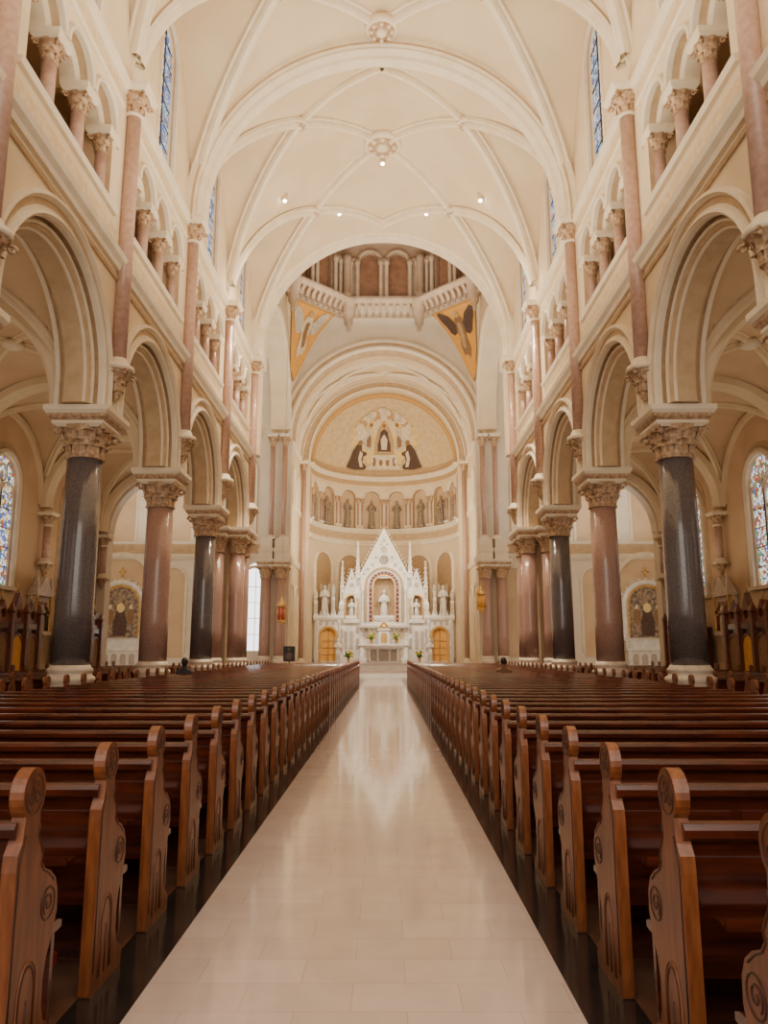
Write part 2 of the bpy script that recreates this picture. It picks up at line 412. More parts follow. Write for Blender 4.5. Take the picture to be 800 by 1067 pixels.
for sg,sn in SIDES:
    for y in YC:
        if ps is None: ps=make_shaft("wall_shaft",sg*6.36,y,8.3,15.15,.185,1.05,"slender pink granite wall shaft rising from a corbel","nave wall shafts")
        else: tree_copy(ps,(sg*6.36,y,0))
pa=None
for sg,sn in SIDES:
    for y in YC:
        if pa is None: pa=make_shaft("aisle_shaft",sg*(AX-.3),y,5.0,6.5,.15,.75,"short engaged pink shaft on the aisle wall","aisle wall shafts")
        else: tree_copy(pa,(sg*(AX-.3),y,0))
def make_colonnette(x,y,z0,z1,r,stone,lab,grp,name="colonnette",ch=.36):
    root=empty(name,(x,y,0),lab,"column",grp)
    g=G(); sq_stack(g,[(r*1.9,z0),(r*1.9,z0+.12)],'light'); g.lathe([(r*1.7,z0+.1),(r*1.7,z0+.17),(r*1.3,z0+.2),(r*1.35,z0+.25),(r*1.05,z0+.28)],14,'light'); put("base",g,root)
    g=G(); g.lathe([(r,z0+.25),(r,z1-ch-.17)],14,stone); put("shaft",g,root)
    g=G(); capital(g,r,r*1.85,ch,z1-ch-.19,'cap',6); sq_stack(g,[(r*1.7,z1-.2),(r*2.1,z1-.12),(r*2.1,z1)],'light'); put("capital",g,root)
    return root
pcn=None
for sg,sn in SIDES:
    for i in range(4):
        c=(YC[i]+YC[i+1])/2
        for k in (-2.2,-.75,.75,2.2):
            if pcn is None: pcn=make_colonnette(sg*6.76,c+k,ZB,ZT,.15,'gshaft',"small pink granite colonnette in the triforium","triforium colonnettes",ch=.42)
            else: tree_copy(pcn,(sg*6.76,c+k,0))

# ------------------------------------------------------------------ nave vault
def vz(x,y):
    for a in (-13.3,-.9,11.5,23.9):
        if y<=a+12.4+1e-6 and y>=a-1e-6: break
    yc=a+6.2; ym=a+3.1 if y<yc else a+9.3
    u=min(1,abs(y-ym)/3.1); xg=6.5-3.25*(1-u)
    xx=min(abs(x),xg)
    return 15.75+6.75*sqrt(max(0,1-(xx/6.5)**2))+.95*(1-((y-yc)/6.2)**2)*(1-(x/6.5)**2)
for a in (-.9,11.5,23.9):
    g=G(); g.surf(lambda u,v:(6.5*sin((u-.5)*pi), a+12.4*v, vz(6.5*sin((u-.5)*pi),a+12.4*v)),72,96,'vault')
    struct("ceiling",g,"cream plaster ribbed vault over the nave","ceiling")
RP=[(-.24,.08),(-.24,-.05),(-.17,-.08),(-.15,-.06),(-.12,-.18),(-.06,-.27),(.06,-.27),(.12,-.18),(.15,-.06),(.17,-.08),(.24,-.05),(.24,.08)]
def rib(g,p0,p1,zf,k='light',n=24,sc=1.0):
    dx,dy=p1[0]-p0[0],p1[1]-p0[1]; L=sqrt(dx*dx+dy*dy); S=Vector((-dy/L,dx/L,0))
    P=[]
    for i in range(n+1):
        t=(i/n)**1.7
        x=p0[0]+dx*t;y=p0[1]+dy*t; P.append(Vector((x,y,zf(x,y))))
    V=[];F=[];p=len(RP)
    for i in range(n+1):
        T=(P[min(i+1,n)]-P[max(i-1,0)]).normalized(); N=S.cross(T)
        if N.z<0: N=-N
        if abs(N.z)<.2:
            N = N if N.dot(Vector((dx,dy,0)))<0 else -N
        for s_,n_ in RP: V.append(tuple(P[i]+S*s_*sc+N*n_*sc))
    for i in range(n):
        for j in range(p): F.append((i*p+j,i*p+(j+1)%p,(i+1)*p+(j+1)%p,(i+1)*p+j))
    g.add(V,F,k,False)
def boss(x,y,z,r,lab):
    g=G(); g.lathe([(r*1.15,.08),(r*1.15,-.1),(r*.95,-.16)],20,'light',(x,y,z)); g.lathe([(r*.95,-.10),(r*.9,-.17),(r*.6,-.17),(r*.5,-.22)],20,'cap',(x,y,z)); g.lathe([(r*.5,-.2),(r*.2,-.28),(.01,-.3)],20,'light',(x,y,z))
    for i in range(8):
        a=i*pi/4; g.sphere((x+r*.72*cos(a),y+r*.72*sin(a),z-.18),r*.15,'light',8)
    trim(g,lab,"ceiling boss")
for a in (-.9,11.5,23.9):
    yc=a+6.2
    for sx in (-1,1):
        for sy in (-1,1):
            g=G(); rib(g,(sx*6.45,yc+sy*6.15),(0,yc),vz,n=36)
            trim(g,"ivory diagonal rib of the nave vault","vault rib")
            g=G(); rib(g,(sx*6.45,yc+sy*.08),(sx*3.25,yc+sy*3.1),vz,n=22)
            trim(g,"ivory rib of the nave vault","vault rib")
            g=G(); rib(g,(sx*3.25,yc+sy*3.1),(0,yc+sy*5.3),vz,n=14)
            trim(g,"ivory rib of the nave vault","vault rib")
            if a>0: boss(sx*3.25,yc+sy*3.1,vz(3.25,yc+sy*3.1)-.1,.3,"small foliate boss where vault ribs cross")
    if a>0:
        boss(0,yc,vz(0,yc)-.1,.72,"large round foliate boss at the vault crown")
        if a<20: boss(0,yc+5.3,vz(0,yc+5.3)-.1,.5,"round foliate boss on the vault ridge")
for y in (-.9,11.5,23.9):
    g=G()
    g.arch([(6.6,y-.5),(6.3,y-.5),(6.25,y-.42),(6.16,y-.44),(6.10,y-.36),(6.05,y-.25),(5.95,y-.2),(5.95,y+.2),(6.05,y+.25),(6.10,y+.36),(6.16,y+.44),(6.25,y+.42),(6.3,y+.5),(6.6,y+.5)],0,16.1,.35,FR,'light',56)
    g.arch([(6.3,y-.495),(6.3,y-.51),(6.38,y-.51),(6.38,y-.495)],0,16.1,.35,FR,'order',56)
    trim(g,"broad moulded transverse arch of the nave","arch")

# ------------------------------------------------------------------ aisles
for sg,sn in SIDES:
    mp=sideM(sg)
    g=G(); holes=[arched((YALL[i]+YALL[i+1])/2,3.9,7.6,1.0) for i in range(len(YALL)-1)]
    g.prism([(36.9,0),(36.9,11.3),(-1.55,11.3),(-1.55,0)],holes,mp,AX,AX+.6,'aisle')
    struct("wall_%s_aisle"%sn,g,"peach plaster outer aisle wall with round-headed windows","wall")
    for i in range(2,len(YALL)-1):
        c=(YALL[i]+YALL[i+1])/2; A=AX-13.3
        g=G(); g.prism(arched(c,3.9,7.6,1.0),[],mp,A+13.45,A+13.5,'glassA')
        g.box(*sorted((sg*(A+13.38),sg*(A+13.45))),c-.05,c+.05,3.9,8.0,'light')
        for q in (-.5,.5): g.arch([(.44,A+13.38),(.44,A+13.45),(.5,A+13.45),(.5,A+13.38)],c+q,7.2,3.3,mp,'light',12)
        g.arch([(.28,A+13.38),(.28,A+13.45),(.34,A+13.45),(.34,A+13.38)],c,7.95,0,mp,'light',20,0,2*pi)
        for z in (4.6,5.3,6.0,6.7): g.box(*sorted((sg*(A+13.42),sg*(A+13.45))),c-1,c+1,z-.015,z+.015,'blackp')
        window(g,"round-headed stained glass aisle window with figures")
        g=G(); g.arch([(.98,A+13.32),(.98,A+13.22),(1.08,A+13.16),(1.2,A+13.2),(1.22,A+13.32)],c,7.6,3.7,mp,'light',24)
        g.arch([(1.24,A+13.31),(1.24,A+13.28),(1.45,A+13.28),(1.45,A+13.31)],c,7.6,3.6,mp,'order',24)
        g.extr([(3.75,A+13.32),(3.75,A+13.12),(3.88,A+13.1),(3.92,A+13.32)],mp,c-1.3,c+1.3,'light')
        trim(g,"ivory moulded frame of an aisle window","window frame")
        g=G(); g.arch([(2.75,A+13.32),(2.75,A+13.15),(2.95,A+13.15),(2.95,A+13.32)],c,7.3,0,mp,'plaster',24); trim(g,"ivory wall arch in the side aisle","arch moulding")
    def az(x,y,sg=sg):
        for a in YALL[:-1]:
            if y<=a+6.2+1e-6: break
        u=(y-a-3.1)/3.1; v=(abs(x)-AM)/3.1
        return 7.4+2.95*max(sqrt(max(0,1-u*u)),sqrt(max(0,1-v*v)))
    g=G()
    g.surf(lambda u,v:(sg*(7.45+6.2*u), 5.3+31*v, az(7.45+6.2*u,5.3+31*v)),30,200,'aisle',False)
    struct("ceiling",g,"peach plaster groin vault of the side aisle","ceiling")
    for i in range(2,len(YALL)-1):
        a,b=YALL[i],YALL[i+1]; c=(a+b)/2
        g=G()
        for xx in (7.5,AX):
            for yy in (a+.02,b-.02): rib(g,(sg*xx,yy),(sg*AM,c),az,k='plaster',n=20,sc=.55)
        g.lathe([(.3,0),(.3,-.12),(.15,-.2),(.01,-.22)],14,'light',(sg*AM,c,10.3))
        trim(g,"cream diagonal ribs and boss of the aisle vault","vault rib")
    for y in YC:
        g=G(); g.arch([(3.0,y-.3),(2.76,y-.3),(2.7,y-.2),(2.66,y-.16),(2.66,y+.16),(2.7,y+.2),(2.76,y+.3),(3.0,y+.3)],sg*AM,7.35,.15,FR,'plaster',28); trim(g,"moulded transverse arch of the side aisle","arch")
    g=G(); g.box(*sorted((sg*8.8,sg*14.2)),-1.5,36.9,11.25,11.4,'aisle'); struct("ceiling",g,"plain slab above the side aisle","ceiling")
    g=G(); g.prism([(sg*7.5,ZS),(sg*7.5,23.5),(sg*19,23.5),(sg*19,0),(sg*13.2,0),(sg*13.2,ZS)]+(arc(sg*AM,ZS+.1,2.6,0 if sg>0 else pi,pi if sg>0 else 0)),[],FR,36.5,37.2,'grey'); struct("wall_%s_aisle_end"%sn,g,"plaster wall with arch between aisle and transept","wall")
    g=G(); g.box(*sorted((sg*(AX-.22),sg*AX)),11.5,36.5,0,1.1,'aisle'); struct("baseboard_%s"%sn,g,"plaster dado along the aisle wall","dado")

# ------------------------------------------------------------------ crossing
DZ=.55
XO=6.5; YN=36.9; YF=48.6; YCc=(YN+YF)/2; AP=5.9
g=G(); r=6.05; g.prism([(6.6,11),(6.6,24.9),(-6.6,24.9),(-6.6,11),(-r,11)]+arc(0,16.5,r,pi,0,40)+[(r,11)],[],FR,36.3,36.9,'plaster')
struct("wall_crossing_near",g,"cream wall above the arch at the crossing","wall")
g=G(); y=36.35
g.arch([(6.6,y-.5),(6.3,y-.5),(6.25,y-.42),(6.16,y-.44),(6.10,y-.36),(6.05,y-.25),(5.95,y-.2),(5.95,y+.4),(6.05,y+.5),(6.6,y+.5)],0,16.5,.8,FR,'light',56)
trim(g,"broad moulded arch opening to the crossing","arch")
g=G(); outer=[(19,.0),(19,24.9),(-19,24.9),(-19,0),(-6.0,0)]+arc(0,15.4,6.0,pi,0,48)+[(6.0,0)]
holes=[arched(-8.15,1.6,6.6,.5),arched(-10.7,1.6,6.9,.5)]
g.prism(outer,holes,FR,48.6,49.4,'grey'); struct("wall_chancel_arch",g,"pale wall pierced by the great chancel arch","wall")
for xx,zt in ((-8.15,6.6),(-10.7,6.9)):
    g=G(); g.prism(arched(xx,1.6,zt,.5),[],FR,49.0,49.05,'glassW')
    for z in (2.6,3.6,4.6,5.6): g.box(xx-.5,xx+.5,48.96,49,z-.02,z+.02,'light')
    g.box(xx-.02,xx+.02,48.96,49,1.6,zt+.5,'light'); window(g,"tall bright frosted window with thin bars")
g=G()
g.arch([(5.98,48.65),(5.98,48.4),(6.1,48.3),(6.25,48.35),(6.3,48.5),(6.45,48.5),(6.5,48.35),(6.65,48.35),(6.7,48.65)],0,15.4,.1,FR,'light',56)
g.arch([(6.3,48.49),(6.3,48.47),(6.46,48.47),(6.46,48.49)],0,15.4,.1,FR,'order',56)
g.arch([(5.85,49.3),(5.85,48.75),(5.92,48.65),(6.05,48.65),(6.05,49.4)],0,15.4,.1,FR,'order',56)
trim(g,"moulded ivory chancel arch with ochre soffit","arch")
for sg,sn in SIDES:
    mp=sideM(sg)
    g=G(); r=5.15
    g.prism([(48.7,15.7),(48.7,24.6),(36.85,24.6),(36.85,15.7),(YCc-r,15.7)]+arc(YCc,16,r,pi,0,36)+[(YCc+r,15.7)],[],mp,6.15,7.3,'plaster'); struct("wall_%s_crossing"%sn,g,"cream wall over the transept arch","wall")
    g=G(); g.arch([(5.13,6.17),(5.13,6.05),(5.25,5.98),(5.4,6.05),(5.45,6.17)],YCc,16,.3,mp,'light',40)
    trim(g,"moulded ivory arch opening to the transept","arch")
    g=G(); g.box(*sorted((sg*19,sg*19.5)),36.5,49.4,0,24,'grey'); struct("wall_%s_transept"%sn,g,"pale plaster transept end wall","wall")
    g=G(); g.surf(lambda u,v:(sg*(7.3+11.7*u),YCc-5.85*cos(v*pi),16.2+5.85*sin(v*pi)),2,30,'grey'); struct("ceiling",g,"pale plaster barrel vault of the transept","ceiling")
    g=G()
    g.extr([(7.3,48.62),(7.3,48.5),(7.5,48.4),(7.65,48.38),(7.7,48.62)],FR,*sorted((sg*7.9,sg*19)),'light')
    g.extr([(7.7,48.62),(7.7,48.57),(8.3,48.57),(8.3,48.62)],FR,*sorted((sg*7.9,sg*19)),'order')
    g.extr([(15.3,48.62),(15.3,48.5),(15.5,48.4),(15.65,48.38),(15.7,48.62)],FR,*sorted((sg*8.0,sg*19)),'light')
    for cx in (9.6,13.6,17.2):
        g.prism(arched(sg*cx,8.5,13,1.3),[],FR,48.57,48.6,'aisle')
        g.arch([(1.3,48.62),(1.3,48.48),(1.45,48.45),(1.5,48.62)],sg*cx,13,4.5,FR,'light',20)
    for cx in (8.15,10.7,13.3):
        if cx==13.3 or sg>0: g.prism(arched(sg*cx,1.2,6.0,.75),[],FR,48.57,48.6,'aisle')
        g.arch([(.75,48.62),(.75,48.5),(.9,48.47),(.95,48.62)],sg*cx,6.0,4.5,FR,'light',18)
    g.prism(arched(sg*16.6,.5,5.6,1.9),[],FR,48.57,48.6,'aisle')
    g.arch([(1.9,48.62),(1.9,48.4),(2.15,48.35),(2.2,48.62)],sg*16.6,5.6,4.9,FR,'light',24)
    trim(g,"ivory blind arches and cornices on the transept wall","arch moulding")
pu=None
for sg,sn in SIDES:
    g=G(); sq=[(.42,7.2),(.42,7.6),(.46,7.75),(.46,7.9),(.38,7.95),(.38,8.5)]
    for xx in (6.4,7.35): sq_stack(g,sq,'light',(sg*xx,47.95))
    trim(g,"ivory moulded blocks between tiers of the chancel pier","pier")
    for xx in (6.33,7.12):
        if pu is None:
            pu=make_colonnette(sg*xx,47.95,8.5,15.35,.165,'gshaft',"tall pink granite shaft beside the chancel arch","chancel pier shafts","pier_shaft",.6)
        else: tree_copy(pu,(sg*xx,47.95,0))
def bez(a,b,c,t): return a*(1-t)**2+2*b*t*(1-t)+c*t*t
def pend(sx,sy,off=0.0):
    Y=YCc+sy*5.85; hl=AP*math.tan(pi/8); zt=24.0+DZ
    P1=Vector((sx*(hl-.2),Y,zt)); P2=Vector((sx*(AP+.2),YCc+sy*hl,zt)); Cc=Vector((sx*6.3,YCc+sy*5.8,17.3))
    K1=Vector((sx*4.9,Y,22.9)); K2=Vector((sx*6.3,YCc+sy*4.3,21.9))
    n=Vector((-sx,-sy,-.6)).normalized()*off
    def fn(s,t): return tuple(bez(P1,K1,Cc,t)*(1-s)+bez(P2,K2,Cc,t)*s+n)
    return fn
for sx in (-1,1):
    for sy in (-1,1):
        g=G(); g.surf(pend(sx,sy),10,20,'plaster'); struct("ceiling",g,"curved pendentive under the octagonal drum","ceiling")
    f=pend(sx,1,.06); f2=pend(sx,1,.09); f3=pend(sx,1,.12); f4=pend(sx,1,.14); f5=pend(sx,1,.16)
    g=G()
    out=[(.05,.12),(.3,.12),(.5,.12),(.7,.12),(.93,.12),(.92,.25),(.91,.4),(.90,.58),(.85,.74),(.5,.82),(.17,.74),(.09,.56),(.07,.4),(.05,.25)]
    g.patch(f,out,(.5,.36),'ptan',6)
    g.patch(f2,[(.5+(u-.5)*.95,.42+(v-.42)*.96) for u,v in out],(.5,.36),'goldp',6)
    k1,k2,k3=('cream','blue','ptan') if sx<0 else ('ptan','robe','fresco')
    D=.08
    g.patch(f4,[(.42,.20+D),(.38,.28+D),(.41,.38+D),(.32,.46+D),(.36,.54+D),(.5,.52+D),(.62,.56+D),(.67,.48+D),(.6,.38+D),(.63,.28+D),(.58,.20+D),(.5,.17+D)],(.5,.35+D),k1,3)
    g.patch(f5,[(.46,.24+D),(.44,.34+D),(.40,.46+D),(.5,.48+D),(.56,.36+D),(.54,.25+D)],(.5,.35+D),k3,2)
    for q in (-1,1):
        g.patch(f5,[(.5+q*.1,.25+D),(.5+q*.18,.16+D),(.5+q*.30,.10+D),(.5+q*.37,.12+D),(.5+q*.37,.20+D),(.5+q*.33,.27+D),(.5+q*.31,.33+D),(.5+q*.24,.36+D),(.5+q*.13,.34+D)],(.5+q*.24,.25+D),k2,3)
    g.patch(f5,[(.5+.05*cos(i*pi/6),.16+D+.035*sin(i*pi/6)) for i in range(12)],(.5,.16+D),'fresco',2)
    put("mural",g,label="painted angel with spread wings on gold ground" if sx<0 else "painted dark-robed angel on gold ground",cat="mural",norm=False)
g=G(); octo=[(AP/cos(pi/8)*cos(pi/8+i*pi/4),YCc+AP/cos(pi/8)*sin(pi/8+i*pi/4)) for i in range(8)]
g.prism([(7.4,36.2),(7.4,49.5),(-7.4,49.5),(-7.4,36.2)],[octo],lambda u,v,d:(u,v,d+DZ),24.0,24.2,'drum'); struct("ceiling",g,"flat soffit ring around the octagonal drum","ceiling")
def octm(k):
    a=k*pi/4
    return lambda u,v,d:( d*cos(a)-u*sin(a), YCc+d*sin(a)+u*cos(a), v+DZ)
hl=AP*math.tan(pi/8)
for k in range(8):
    mp=octm(k); tf=lambda a,b,c,mp=mp:mp(a,c,b)
    g=G(); h2=6.7*math.tan(pi/8)
    holes=[arched(-.95,24.9,27.6,.7),arched(.95,24.9,27.6,.7)]
    g.prism([(h2,24.0),(h2,33),(-h2,33),(-h2,24.0)],holes,mp,6.7,7.0,'drum')
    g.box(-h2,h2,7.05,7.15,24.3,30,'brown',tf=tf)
    struct("wall_drum",g,"tan stone drum wall with brown arched recesses","wall")
    g=G(); e=.97
    g.extr([(23.1,AP+.1),(23.1,AP-.06),(23.3,AP-.14),(23.4,AP+.1)],mp,-hl*e,hl*e,'druml')
    g.extr([(23.4,AP+.1),(23.4,AP-.04),(24.0,AP-.04),(24.0,AP+.1)],mp,-hl*e,hl*e,'drum')
    g.extr([(24.0,AP+.1),(24.0,AP-.45),(24.12,AP-.52),(24.3,AP-.56),(24.34,AP+.1)],mp,-hl*.93,hl*.93,'druml')
    g.extr([(24.34,AP+.1),(24.34,AP-.3),(24.5,AP-.3),(24.54,AP-.36),(24.6,AP+.1)],mp,-hl*.95,hl*.95,'drum')
    for i in range(10):
        u=-hl*.86+i*hl*.191
        g.extr([(23.42,AP),(23.45,AP-.12),(23.7,AP-.25),(23.86,AP-.42),(24.0,AP-.44),(24.0,AP)],mp,u-.11,u+.11,'druml')
        g.box(u-.1,u+.1,AP-.17,AP-.1,23.12,23.36,'drum',tf=tf)
    for u in (-2.3,-1.82,-.2,.2,1.82,2.3):
        g.box(u-.15,u+.15,6.3,6.7,24.3,24.9,'druml',tf=tf)
        c=mp(u,24.9,6.46); g.lathe([(.17,0),(.14,.1),(.13,2.3),(.2,2.45),(.26,2.7)],12,'druml',c)
    for u in (-.95,.95): g.arch([(.68,6.72),(.68,6.5),(.76,6.45),(.9,6.5),(.9,6.72)],u,27.6,0,mp,'druml',16)
    for u0,u1 in ((-2.5,-1.62),(-.4,.4),(1.62,2.5)): g.extr([(27.55,6.72),(27.55,6.3),(27.7,6.3),(27.7,6.72)],mp,u0,u1,'druml')
    g.extr([(29.0,6.72),(29.0,6.4),(29.3,6.2),(29.4,6.72)],mp,-h2*.95,h2*.95,'druml')
    trim(g,"corbelled stone cornice and colonnettes of the drum","cornice")
    a=k*pi/4+pi/8; R=AP/cos(pi/8)-.2
    g=G(); g.lathe([(.02,22.0),(.15,22.2),(.12,22.4),(.30,22.7),(.26,22.9),(.47,23.3),(.5,23.8),(.60,24.1),(.60,24.35)],8,'druml',(R*cos(a),YCc+R*sin(a),DZ)); g.lathe([(.4,24.35),(.4,24.9),(.28,25.0),(.26,27.4),(.4,27.7)],8,'drum',(R*1.06*cos(a),YCc+R*1.06*sin(a),DZ))
    trim(g,"carved hanging bracket at a corner of the drum","bracket")
g=G(); g.lathe([(7.3,33),(6.6,35.5),(5,38),(2.5,39.6),(.1,40)],24,'drum',(0,YCc,0)); struct("ceiling",g,"stone dome above the crossing","ceiling")

# ------------------------------------------------------------------ chancel and apse
AY=56.0; AR=5.5
g=G(); g.surf(lambda u,v:(6.2*cos(pi*u),49.3+6.4*v,15.5+6.2*sin(pi*u)),40,8,'vault'); struct("ceiling",g,"cream barrel vault over the chancel","ceiling")
g=G()
for y in (51.5,53.7): g.arch([(6.2,y-.2),(6.02,y-.15),(6.0,y+.15),(6.2,y+.2)],0,15.5,0,FR,'light',40)
for sx in (-1,1):
    P=[(6.05*cos(pi/2+sx*t*1.2),51.5+(t)*2.2,15.5+6.05*sin(pi/2+sx*t*1.2)) for t in [i/16 for i in range(17)]]
    g.tube(P,.12,'light',8); P=[(x,105.2-y,z) for x,y,z in P]; g.tube(P,.12,'light',8)
trim(g,"ivory ribs of the chancel vault","vault rib")
for sg,sn in SIDES:
    g=G(); g.box(*sorted((sg*6.15,sg*6.6)),49.3,56,0,15.7,'plaster'); struct("wall_%s_chancel"%sn,g,"cream chancel side wall","wall")
    g=G()
    for z in (7.3,11.1,15.2): g.extr([(z,6.2),(z,6.08),(z+.2,6.0),(z+.35,5.98),(z+.4,6.2)],sideM(sg),49.4,55.5,'light')
    for c in (51.2,53.8): g.arch([(.8,6.18),(.8,6.05),(.95,6.05),(1,6.18)],c,13,1.5,sideM(sg),'light',16); g.arch([(.9,6.18),(.9,6.05),(1.05,6.05),(1.1,6.18)],c,5,4,sideM(sg),'light',16)
    trim(g,"ivory cornices and blind arches in the chancel","cornice")
g=G(); g.prism([(6.4,0),(6.4,22.5),(-6.4,22.5),(-6.4,0),(-5.5,0)]+arc(0,15.6,5.5,pi,0,48)+[(5.5,0)],[],FR,55.4,56.0,'plaster'); struct("wall_apse_arch",g,"cream wall around the apse arch","wall")
g=G(); g.arch([(5.48,55.45),(5.48,55.3),(5.54,55.25),(5.6,55.3),(5.62,55.45)],0,15.6,0,FR,'light',56)
g.arch([(5.62,55.42),(5.62,55.36),(5.98,55.36),(5.98,55.42)],0,15.6,0,FR,'order',56)
g.arch([(5.98,55.45),(5.98,55.3),(6.08,55.3),(6.08,55.45)],0,15.6,0,FR,'light',56); trim(g,"apse arch with ochre band","arch")
def cyl(u,v,d): return (d*sin(u/AR),AY+d*cos(u/AR),v)
def con(a,e,r=AR): return (r*sin(a)*cos(e),AY+r*cos(a)*cos(e),15.6+r*sin(e))
g=G(); g.surf(lambda u,v:cyl(pi*AR*(u-.5),0.5+15.2*v,AR+.5),48,6,'plaster')
L=pi*AR/2; NC=(-73.5,-52.5,-31.5,-10.5,10.5,31.5,52.5,73.5)
for z0,z1 in ((.6,11.3),(14.6,15.6)):
    g.surf(lambda u,v,z0=z0,z1=z1:cyl(2*L*(u-.5),z0+(z1-z0)*v,AR),60,2,'plaster')
for c in NC:
    u=radians(c)*AR; w=radians(10.5)*AR
    o=[(u-w,11.3),(u-.66,11.3)]+arc(u,13.75,.66,pi,0,12)+[(u+.66,11.3),(u+w,11.3),(u+w,14.6),(u-w,14.6)]
    g.prism(o,[],cyl,AR,AR+.5,'plaster','order')
g.surf(lambda u,v:cyl(2*L*(u-.5),11.3,AR+.5*v),60,1,'plaster')
struct("wall_apse",g,"curved cream wall of the apse pierced by niches","wall")
g=G(); g.surf(lambda u,v:con(pi*(u-.5),pi/2*v),48,24,'conch'); struct("ceiling",g,"ochre half dome of the apse","ceiling")
g=G(); hw=pi*AR/2*.985
for z,o,k in ((15.2,.30,'light'),(10.9,.22,'light'),(9.9,.12,'light')):
    g.extr([(z,AR+.02),(z,AR-.1),(z+.15,AR-o*.7),(z+.25,AR-o),(z+.35,AR-o),(z+.4,AR+.02)],cyl,-hw,hw,k,40)
g.extr([(14.85,AR+.02),(14.85,AR-.04),(15.2,AR-.04),(15.2,AR+.02)],cyl,-hw,hw,'fresco',40)
g.extr([(10.35,AR+.02),(10.35,AR-.03),(10.85,AR-.03),(10.85,AR+.02)],cyl,-hw,hw,'order',40)
g.surf(lambda u,v: con(pi*(u-.5)*.98,radians(1.5+4*v),5.46),40,2,'fresco')
trim(g,"curved ivory cornices and stencilled friezes around the apse","cornice")
for c in (-60,-30,0,30,60):
    u=radians(c)*AR
    g=G(); g.prism(arched(u,.8,8.0,1.05),[],cyl,AR-.03,AR-.04,'tan')
    g.arch([(1.05,AR),(1.05,AR-.12),(1.15,AR-.15),(1.22,AR)],u,8.0,7,cyl,'light',20); trim(g,"tall blind arch in the apse wall","arch moulding")
def statue(g,h,kb='white',kf='white',c=(0,0,0),wings=False):
    pr=[(.135,0),(.14,.03),(.12,.12),(.108,.3),(.098,.45),(.088,.56),(.10,.66),(.115,.75),(.11,.79),(.07,.83),(.035,.85),(.035,.875)]
    g.lathe([(r*h,z*h) for r,z in pr],16,kb,c,1,.75)
    g.sphere((c[0],c[1]-.01*h,c[2]+.93*h),.062*h,kf,12,.85,.95,1.15)
    g.sphere((c[0],c[1]-.065*h,c[2]+.925*h),.012*h,kf,6)
    for s_ in (-1,1):
        g.tube([(c[0]+s_*.10*h,c[1],c[2]+.77*h),(c[0]+s_*.145*h,c[1]-.02*h,c[2]+.62*h),(c[0]+s_*.07*h,c[1]-.11*h,c[2]+.62*h),(c[0]+s_*.02*h,c[1]-.13*h,c[2]+.68*h)],[.042*h,.044*h,.034*h,.018*h],kb,8)
        for q,x1 in ((.03,.05),(.07,.09)):
            g.tube([(c[0]+s_*q*h,c[1]-.075*h,c[2]+.52*h),(c[0]+s_*(q+.01)*h,c[1]-.09*h,c[2]+.28*h),(c[0]+s_*x1*h,c[1]-.10*h,c[2]+.03*h)],.013*h,kb,6)
        if wings:
            V=[(c[0]+s_*.04*h,c[1]+.08*h,c[2]+.76*h),(c[0]+s_*.10*h,c[1]+.13*h,c[2]+1.0*h),(c[0]+s_*.15*h,c[1]+.15*h,c[2]+1.1*h),(c[0]+s_*.18*h,c[1]+.15*h,c[2]+.9*h),(c[0]+s_*.17*h,c[1]+.15*h,c[2]+.6*h),(c[0]+s_*.14*h,c[1]+.12*h,c[2]+.35*h),(c[0]+s_*.08*h,c[1]+.09*h,c[2]+.5*h)]
            n=len(V); V2=[(x,y+.03*h,z) for x,y,z in V]
            g.add(V+V2,[tuple(range(n)),tuple(range(2*n-1,n-1,-1))]+[(i,(i+1)%n,(i+1)%n+n,i+n) for i in range(n)],'shade' if kb=='white' else kb)
g0=G(); g0.lathe([(.3,0),(.3,.15),(.25,.2)],12,'niche'); statue(g0,2.1,'niche','niche',(0,0,.2)); sm=g0.mesh("figure_carving")
for i,c in enumerate(NC):
    u=radians(c)*AR
    g=G(); g.prism(arched(u,11.3,13.75,.68),[],cyl,AR+.44,AR+.46,'aisle')
    g.arch([(.65,AR),(.65,AR-.08),(.72,AR-.12),(.8,AR-.06),(.82,AR)],u,13.75,0,cyl,'light',16)
    for s_ in (-1,1):
        p=cyl(u+s_*.82,11.35,AR-.1); g.lathe([(.13,0),(.13,.12),(.075,.18)],10,'light',p); g.lathe([(.07,.15),(.07,1.9)],10,'gpink',p); g.lathe([(.08,1.85),(.15,2.15),(.17,2.35)],10,'cap',p)
    trim(g,"arched apse niche with small pink columns","niche")
    p=cyl(u,11.35,AR+.12)
    put("statue",sm,loc=p,rz=-radians(c),label="standing robed saint figure in an apse niche",cat="statue",group="saint statues in the apse arcade")
g=G()
f=lambda r:(lambda a,e:con(a,e,r))
def ell(ca,ce,ra,re,n=28): return [(ca+ra*cos(2*pi*i/n),ce+re*sin(2*pi*i/n)) for i in range(n)]
R_=math.radians
for t0,t1,k,rr in ((4,13,'fresco',5.475),(6.5,10.5,'goldp',5.465)):
    def bf(u,v,t0=t0,t1=t1,rr=rr):
        th=pi*u; ph=R_(t0+(t1-t0)*v)
        return (rr*cos(ph)*cos(th),AY+rr*sin(ph),15.6+rr*cos(ph)*sin(th))
    g.surf(bf,60,2,k)
rays=[]
for i in range(48):
    rr=1 if i%2 else .88; rays.append((R_(38)*rr*cos(2*pi*i/48),R_(37)+R_(28)*rr*sin(2*pi*i/48)))
g.patch(f(5.44),rays,(0,R_(37)),'sun',10)
g.patch(f(5.425),ell(0,R_(46),R_(13),R_(12),30),(0,R_(46)),'cream',5)
rs=random.Random(7)
